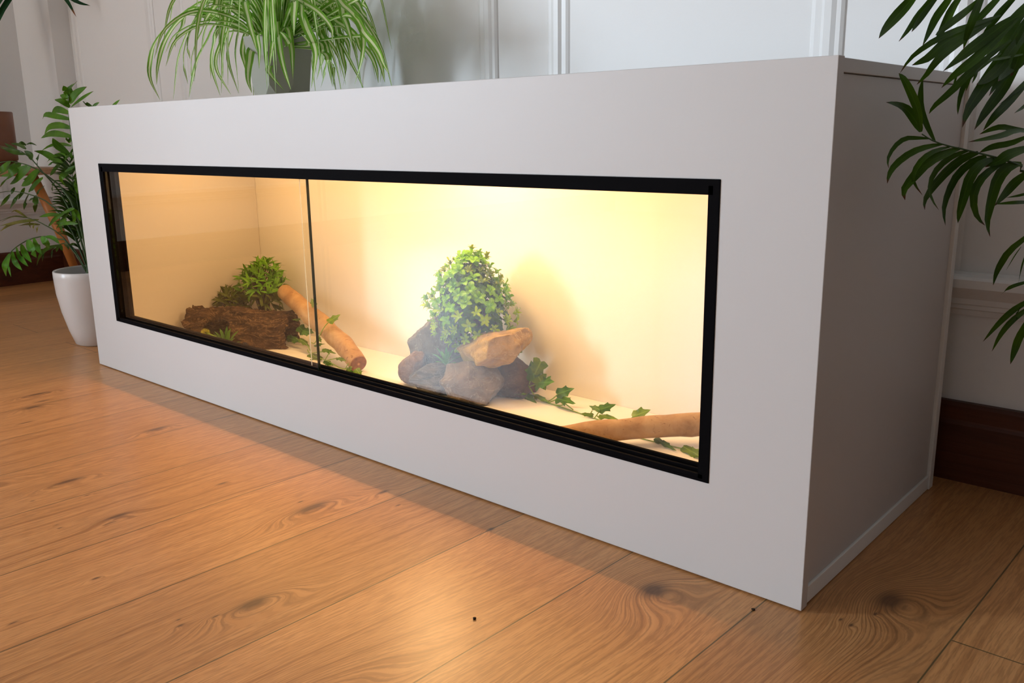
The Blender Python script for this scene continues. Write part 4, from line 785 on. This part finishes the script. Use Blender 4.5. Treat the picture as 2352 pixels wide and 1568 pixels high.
# succulents
def succulent(name,label,c,n,l,mat,seed,puff=None,lean=(0,0)):
    rr=random.Random(seed); t=thing(name,label,'artificial plant',c,'small plastic succulents in the terrarium'); b=MB(); c=Vector(c)
    for i in range(n):
        th=i*2.39996; el=.25+1.1*(i/n); d=Vector((math.cos(th)*math.cos(el)+lean[0],math.sin(th)*math.cos(el)+lean[1],math.sin(el))).normalized(); L=l*rr.uniform(.75,1.1)
        b.leaf([c,c+d*L*.55+Vector((0,0,.08*L)),c+d*L],L*.24,Vector((0,0,1))-d*.4,5,.35,lambda t:(1-t)**.6*(.6+.8*t))
    b.build('foliage',mat,t,smooth=True)
    if puff:
        p=MB(); q=Vector(puff); k=MB(); k.tube([c,c.lerp(q,.5)+Vector((0,0,.01)),q],.0018,6); k.build('stem',M['stem'],t)
        for i in range(150):
            z=1-2*(i+.5)/150; th=i*2.39996; r=math.sqrt(1-z*z); d=Vector((r*math.cos(th),r*math.sin(th),z))
            p.leaf([q,q+d*.006,q+d*.0115],.0026,d.orthogonal(),3,.1)
        p.build('flower_head',M['puff'],t)
    return t
succulent('succulent','small green plastic succulent with a round yellow flower in front of the bark hole',(.232,.205,.035),18,.055,M['succ_dark'],2,(.172,.188,.070),(.2,-.2))
succulent('succulent','spiky blue green plastic succulent tucked between the rocks',(.905,.288,.088),16,.038,M['succ'],3)
# ivy vines
LOBES=[(0,.02),(.16,-.06),(.34,-.02),(.52,.10),(.44,.24),(.36,.36),(.42,.50),(.50,.62),(.32,.66),(.20,.76),(.11,.92),(0,1.08)]
def ivyleaf(b,base,tip,w,rr):
    base=Vector(base); tip=Vector(tip); d=tip-base; L=max(d.length,.012); d.normalize()
    hint=(Vector((.55,-.75,.55))+Vector((rr.uniform(-.45,.45),rr.uniform(-.45,.45),rr.uniform(-.2,.5))))
    n=hint-d*hint.dot(d); n.normalize(); s=d.cross(n); w=max(w,.004)
    out=[(x,y) for x,y in LOBES]+[(-x,y) for x,y in LOBES[-2:0:-1]]
    ctr=b.add([base+d*L*.42-n*L*.02]); ids=[]; uvs=[]
    for x,y in out:
        curl=-.28*abs(x)*L*rr.uniform(.3,1)+.10*L*math.sin(y*5)*.5*rr.uniform(.2,1)-.18*L*max(0,y-.6)
        ids.append(b.add([base+d*L*y*.95+s*w*x+n*(curl+.03*L)])); uvs.append((.5+x,max(0,y*.9)))
    for i in range(len(ids)):
        j=(i+1)%len(ids); b.quad([ctr,ids[i],ids[j]],[(.5,.42),uvs[i],uvs[j]])
def ivy(name,label,leaves,stems,seed,loc):
    rr=random.Random(seed); t=thing(name,label,'ivy',loc,'ivy vines in the terrarium'); a=MB(); c=MB(); s=MB()
    for i,(pts,w) in enumerate(leaves): ivyleaf(a if rr.random()<.5 else c,pts[0],pts[1],w,rr)
    for pts,r in stems: s.tube(spline(pts,max(4,3*(len(pts)-1))),r,6)
    s.build('stem',M['stem'],t,smooth=True)
    for b,m in ((a,M['ivy']),(c,M['ivy_light'])):
        if b.v:
            b.build('foliage',m,t,smooth=True)
    return t
ivy('ivy_vine','trailing green ivy vine running from the rock pile under the long pole',IVY_R,IVY_R_STEM,3,IVY_R_STEM[0][0][2])
ivy('ivy_vine','trailing green ivy vine around the leaning branch beside the bark hide',IVY_L,IVY_L_STEM,5,IVY_L_STEM[0][0][2])
# ------------------------------------------------------------------ spider plant on top
def spider():
    cx,cy=.428,.28; z0=HT+.0005
    t=thing('spider_plant','arching striped spider plant in a faceted grey pot standing on the terrarium','potted plant',(cx,cy,z0))
    b=MB(); seg=8; rings=[]
    for r,z,tw in ((.056,0,.39),(.0645,.038,0),(.071,.090,0),(.077,.130,0),(.077,.135,0),(.071,.135,0),(.067,.112,0)):
        rings.append(b.add([(cx+r*math.cos(tw+k*2*math.pi/seg-.218),cy+r*math.sin(tw+k*2*math.pi/seg-.218),z0+z) for k in range(seg)]))
    tws=[.39,0,0,0,0,0,0]
    for i in range(len(rings)-1):
        for k in range(seg):
            k2=(k+1)%seg; a=rings[i]; c=rings[i+1]
            if tws[i]==tws[i+1]: b.quad([a+k,a+k2,c+k2,c+k])
            elif tws[i]<tws[i+1]: b.quad([a+k,a+k2,c+k]); b.quad([a+k2,c+k2,c+k])
            else: b.quad([a+k,a+k2,c+k2]); b.quad([a+k,c+k2,c+k])
    b.quad([rings[0]+k for k in range(seg)][::-1]); b.quad([rings[-1]+k for k in range(seg)])
    p=b.build('pot',M['greypot'],t)
    s=MB(); s.lathe([(.066,0),(.064,.004),(.03,.010),(.001,.011)],24,(cx,cy,z0+.112)); s.build('soil',M['soil'],p,smooth=True)
    f=MB(); rr=random.Random(4); pr=lambda u:(.55+.45*min(1,u*3))*(1-u**2.2)+.03
    for pts,w in SPIDER:
        q=[Vector((cx+(pts[0][0]-.43)*.6,cy+(pts[0][1]-.26)*.6,z0+.118))]+[Vector(v) for v in pts[1:]]
        d=q[-1]-q[0]; hint=Vector((.35,-.45,.85)); f.leaf(q,w*1.7,hint,24,.32,pr,rr.uniform(-.5,.5))
    for i in range(75):
        th=rr.uniform(0,6.283); R_=rr.uniform(.10,.25); h=rr.uniform(.03,.20); dr=rr.uniform(.02,.20)
        d=Vector((math.cos(th),math.sin(th),0)); c0=Vector((cx,cy,z0+.118))+d*rr.uniform(0,.03)
        zend=max(z0+.012,c0.z+h-dr*1.15)
        if c0.y+d.y*R_>.50: R_=(.50-c0.y)/d.y
        if c0.y+d.y*R_<.03: R_=(.03-c0.y)/d.y
        q=[c0,c0+d*R_*.25+Vector((0,0,h*.8)),c0+d*R_*.6+Vector((0,0,h)),c0+d*R_*.88+Vector((0,0,h-dr*.45)),Vector((c0.x+d.x*R_,c0.y+d.y*R_,zend))]
        f.leaf(q,rr.uniform(.011,.0150),Vector((.3,-.4,.9))-d*.3,20,.32,pr,rr.uniform(-.6,.6))
    f.build('foliage',M['spider'],t,smooth=True)
spider()
# ------------------------------------------------------------------ floor palms
VW=Vector((.70,-.70,.25))
def frond(name,traces,stem,mat,parent,seed,wm=1.0):
    rr=random.Random(seed); b=MB()
    for pts,w in traces:
        n=VW.normalized()+Vector((rr.uniform(-.4,.4),rr.uniform(-.4,.4),rr.uniform(-.2,.5)))
        b.leaf(pts,w*wm,n,9,rr.uniform(.12,.3))
    o=b.build(name,mat,parent,smooth=True)
    if stem:
        s=MB()
        for pts,r in stem: s.tube(spline(pts,14),[r*(1.25-.8*i/14) for i in range(15)],6)
        s.build('rachis',M['palm_stem'],o,smooth=True)
    return o
def pinnate(b,s,root,tip,bow,n,l,w,rr,z0=.35):
    root=Vector(root); tip=Vector(tip); mid=root.lerp(tip,.5)+Vector(bow); P=spline([root,mid,tip],24); s.tube(P,[.0022-.0016*i/24 for i in range(25)],5)
    for i in range(n):
        f=z0+(1-z0)*i/(n-1)*.98; g=f*24; k=min(int(g),23); p=P[k].lerp(P[k+1],g-k); d=(P[k+1]-P[k]).normalized()
        sd=d.cross(Vector((0,0,1))).normalized()
        for sg in (-1,1):
            ll=l*(1-.5*abs(f-.6)/.6)*rr.uniform(.85,1.1); e=(d*.75+sd*sg*.75+Vector((0,0,rr.uniform(-.1,.25)))).normalized()
            b.leaf([p,p+e*ll*.5+Vector((0,0,.05*ll)),p+e*ll-Vector((0,0,.22*ll))],w*rr.uniform(.85,1.15),Vector((0,0,1))+VW*.5,6,.2)
def palm_left():
    cx,cy=-.245,.112
    t=thing('potted_palm','small bushy palm in a white ceramic pot on the floor beside the terrarium','potted plant',(cx,cy,0))
    b=MB(); b.lathe([(.055,0),(.060,.003),(.072,.04),(.084,.09),(.0915,.14),(.0935,.18),(.0935,.198-.002),(.092,.198),(.0885,.198),(.087,.198-.004),(.086,.165)],56,(cx,cy,0))
    p=b.build('pot',M['ceramic'],t,smooth=True)
    s=MB(); s.lathe([(.086,0),(.083,.004),(.03,.010),(.001,.010)],24,(cx,cy,.163)); s.build('soil',M['soil'],p,smooth=True)
    for i,(d,m) in enumerate(((LP_A,'palm2'),(LP_B,'palm2'),(LP_C,'palm'),(LP_D,'palm2'),(LP_E,'palm'),(LP_F,'palm_light'),(LP_G,'palm'),(LP_H,'palm_yellow'),(LP_I,'palm2'))):
        st=[]
        if i<9:
            pts,r=LP_STEM[i]; pts=[(cx+(pts[0][0]-cx)*.3,cy+(pts[0][1]-cy)*.3,.168)]+list(pts[1:]); st=[(pts,r)]
        frond('frond',d,st,M[m],t,20+i,1.6)
    rr=random.Random(8)
    for i in range(28):
        b=MB(); s=MB(); th=2.3+rr.uniform(-1.1,1.5); 
        tip=(cx+math.cos(th)*rr.uniform(.03,.16),cy+.05+math.sin(th)*rr.uniform(.0,.12),rr.uniform(.27,.50)); root=(cx+rr.uniform(-.02,.02),cy+rr.uniform(-.02,.02),.168)
        pinnate(b,s,root,tip,(rr.uniform(-.03,.01),0,.04),9,.075,.010,rr,.45)
        o=b.build('frond',M['palm2'] if i%2 else M['palm'],t,smooth=True); s.build('rachis',M['palm_stem'],o,smooth=True)
palm_left()
def palm_right():
    cx,cy=2.32,.22
    t=thing('potted_palm','dark green palm whose drooping fronds hang over the terrarium\'s end panel','potted plant',(cx,cy,0))
    b=MB(); b.lathe([(.10,0),(.105,.003),(.13,.2),(.135,.24),(.127,.24),(.122,.20)],40,(cx,cy,0)); p=b.build('pot',M['ceramic'],t,smooth=True)
    s=MB(); s.lathe([(.122,0),(.06,.008),(.001,.009)],24,(cx,cy,.20)); s.build('soil',M['soil'],p,smooth=True)
    root=(cx,cy,.205)
    def arch(end,h): 
        e=Vector(end); r=Vector(root); return [root,tuple(r.lerp(e,.25)+Vector((0,0,h))),tuple(r.lerp(e,.7)+Vector((0,0,h*.9))),tuple(e)]
    sp,r=PALM_A_STEM[0]; sp=list(sp)[::-1]; e=sp[0]
    st=[([root,(2.22,.22,.40)]+sp,.0013)]
    frond('frond',PALM_A,st,M['palm'],t,31)
    frond('frond',PALM_B,[(arch((1.86,.10,.78),.28),.004)],M['palm'],t,32)
    frond('frond',PALM_C,[(arch((1.93,.22,.70),.20),.004)],M['palm'],t,33)
    frond('frond',PALM_D,[(arch((1.90,.26,.33),.08),.003)],M['palm'],t,34)
palm_right()
# ------------------------------------------------------------------ stool with brown planter on the far side
def stool():
    cx,cy,zt=-1.215,.26,.438
    t=thing('plant_stool','round wooden stool with splayed orange legs beside the wall, carrying the brown planter','stool',(cx,cy,0))
    b=MB(); b.lathe([(.001,-.022),(.158,-.022),(.165,-.016),(.165,-.006),(.159,0),(.001,0)],48,(cx,cy,zt)); b.build('seat',M['seat_wood'],t,smooth=False)
    for th in (.9,3.3,5.1):
        b=MB(); d=Vector((math.cos(th),math.sin(th),0)); c=Vector((cx,cy,0)); b.tube([c+d*.215+Vector((0,0,.0)),c+d*.16+Vector((0,0,zt*.5)),c+d*.095+Vector((0,0,zt-.02))],[.0125,.0165,.015],14); b.build('leg',M['orange_wood'],t,smooth=True)
    z0=zt+.0265; q=thing('planter','brown cylindrical planter on the wooden stool, dark strap leaves above it','potted plant',(cx+.052,cy+-.06,z0))
    x,y=cx+.052,cy+-.06
    b=MB(); b.lathe([(.092,0),(.095,.003),(.096,.155),(.094,.158),(.088,.158),(.087,.135)],48,(x,y,z0)); p=b.build('pot',M['brownpot'],q,smooth=True); u=MB(); u.lathe([(.070,-.026),(.086,-.022),(.092,-.002),(.088,-.0005),(.001,-.0005)],40,(x,y,z0)); u.build('saucer',M['dark_wood'],q)
    s=MB(); s.lathe([(.087,0),(.04,.006),(.001,.007)],24,(x,y,z0+.135)); s.build('soil',M['soil'],p,smooth=True)
    f=MB(); rr=random.Random(12); r0=Vector((x,y,z0+.138))
    for arcs in (((-1.2,.25,.85),(-1.12,.34,1.03),(-1.02,.40,1.06),(-.95,.430,.975),(-.935,.452,.917)),((-1.19,.27,.85),(-1.12,.36,1.02),(-1.03,.41,1.03),(-.95,.462,.968),(-.93,.50,.955))): f.leaf([tuple(r0)]+list(arcs),.026,Vector((.6,-.6,.4)),20,.2)
    for i in range(9):
        th=rr.uniform(2.2,5.0); d=Vector((math.cos(th),math.sin(th),0)); l=rr.uniform(.08,.16)
        f.leaf([r0,r0+d*l*.3+Vector((0,0,.25)),r0+d*l*.7+Vector((0,0,.46)),r0+d*l+Vector((0,0,.56))],.022,Vector((0,0,1)),12,.2)
    f.build('foliage',M['dark_leaf'],q,smooth=True)
stool()
def crumb(c,r,seed,label):
    b=MB(); rr=random.Random(seed); b.lathe([(r*.5,0),(r,r*.35),(r*.8,r*.8),(r*.25,r*1.05)],9,(0,0,0))
    b.v=[(x*(1+rr.uniform(-.3,.3)),y*(1+rr.uniform(-.3,.3)),z) for x,y,z in b.v]; tag(b.build('crumb',M['soil'],None,smooth=True,loc=c),label,'crumb','crumbs on the oak floor')
crumb((1.7223,-.0291,.0001),.0022,1,'tiny dark crumb on a plank seam just before the cabinet corner')
crumb((1.4938,-.2473,.0001),.0022,2,'tiny dark crumb on the oak plank lit by the lamp gleam')
# ------------------------------------------------------------------ lights
def area(name,loc,rot,sx,sy,e,col):
    l=bpy.data.lights.new(name,'AREA'); l.shape='RECTANGLE'; l.size=sx; l.size_y=sy; l.energy=e; l.color=col
    o=bpy.data.objects.new(name,l); C.objects.link(o); o.location=loc; o.rotation_euler=rot; return o
area('window_and_fill_light',(XL-.515,-2.95,1.06),(0,-math.pi/2,0),1.28,.50,165,(.72,.86,1.0))
area('window_and_fill_light',(-.8,YF-.05,1.45),(math.pi/2,0,0),.9,1.5,24,(1,.95,.88))  # fill light at the added window, evens out the back wall
l=bpy.data.lights.new('terrarium_lamp','POINT'); l.energy=6.3; l.color=(1,.60,.26); l.shadow_soft_size=.045
o=bpy.data.objects.new('terrarium_lamp',l); C.objects.link(o); o.location=(.90,.235,.512)
area('terrarium_strip_light',(.80,.24,.580),(0,0,0),1.40,.012,4.9,(1,.555,.21))
w=bpy.data.worlds.new('w'); sc_=bpy.context.scene; sc_.world=w; w.use_nodes=True; w.node_tree.nodes['Background'].inputs[0].default_value=(.75,.85,1,1); w.node_tree.nodes['Background'].inputs[1].default_value=.4
# ------------------------------------------------------------------ camera
cam=bpy.data.cameras.new('camera'); co=bpy.data.objects.new('camera',cam); C.objects.link(co)
cam.sensor_width=36; cam.lens=2028.036*36/2352 #CROP; cam.clip_start=.02
Rr=((0.749427,0.661952,-0.0134046),(-0.141715,0.180153,0.973376),(-0.646743,0.727574,-0.228821))
m=Matrix(((Rr[0][0],Rr[1][0],-Rr[2][0],(2.12199,-0.884252,0.529595)[0]),(Rr[0][1],Rr[1][1],-Rr[2][1],(2.12199,-0.884252,0.529595)[1]),(Rr[0][2],Rr[1][2],-Rr[2][2],(2.12199,-0.884252,0.529595)[2]),(0,0,0,1)))
co.matrix_world=m
sc=bpy.context.scene; sc.camera=co
sc.view_settings.view_transform='Standard'; sc.view_settings.look='None'; sc.view_settings.gamma=1; sc.view_settings.use_curve_mapping=False
sc.view_settings.exposure=0.17
sc.cycles.max_bounces=8; sc.cycles.transparent_max_bounces=12; sc.cycles.diffuse_bounces=4; sc.cycles.glossy_bounces=5
sc.cycles.sample_clamp_indirect=4; sc.cycles.use_denoising=True
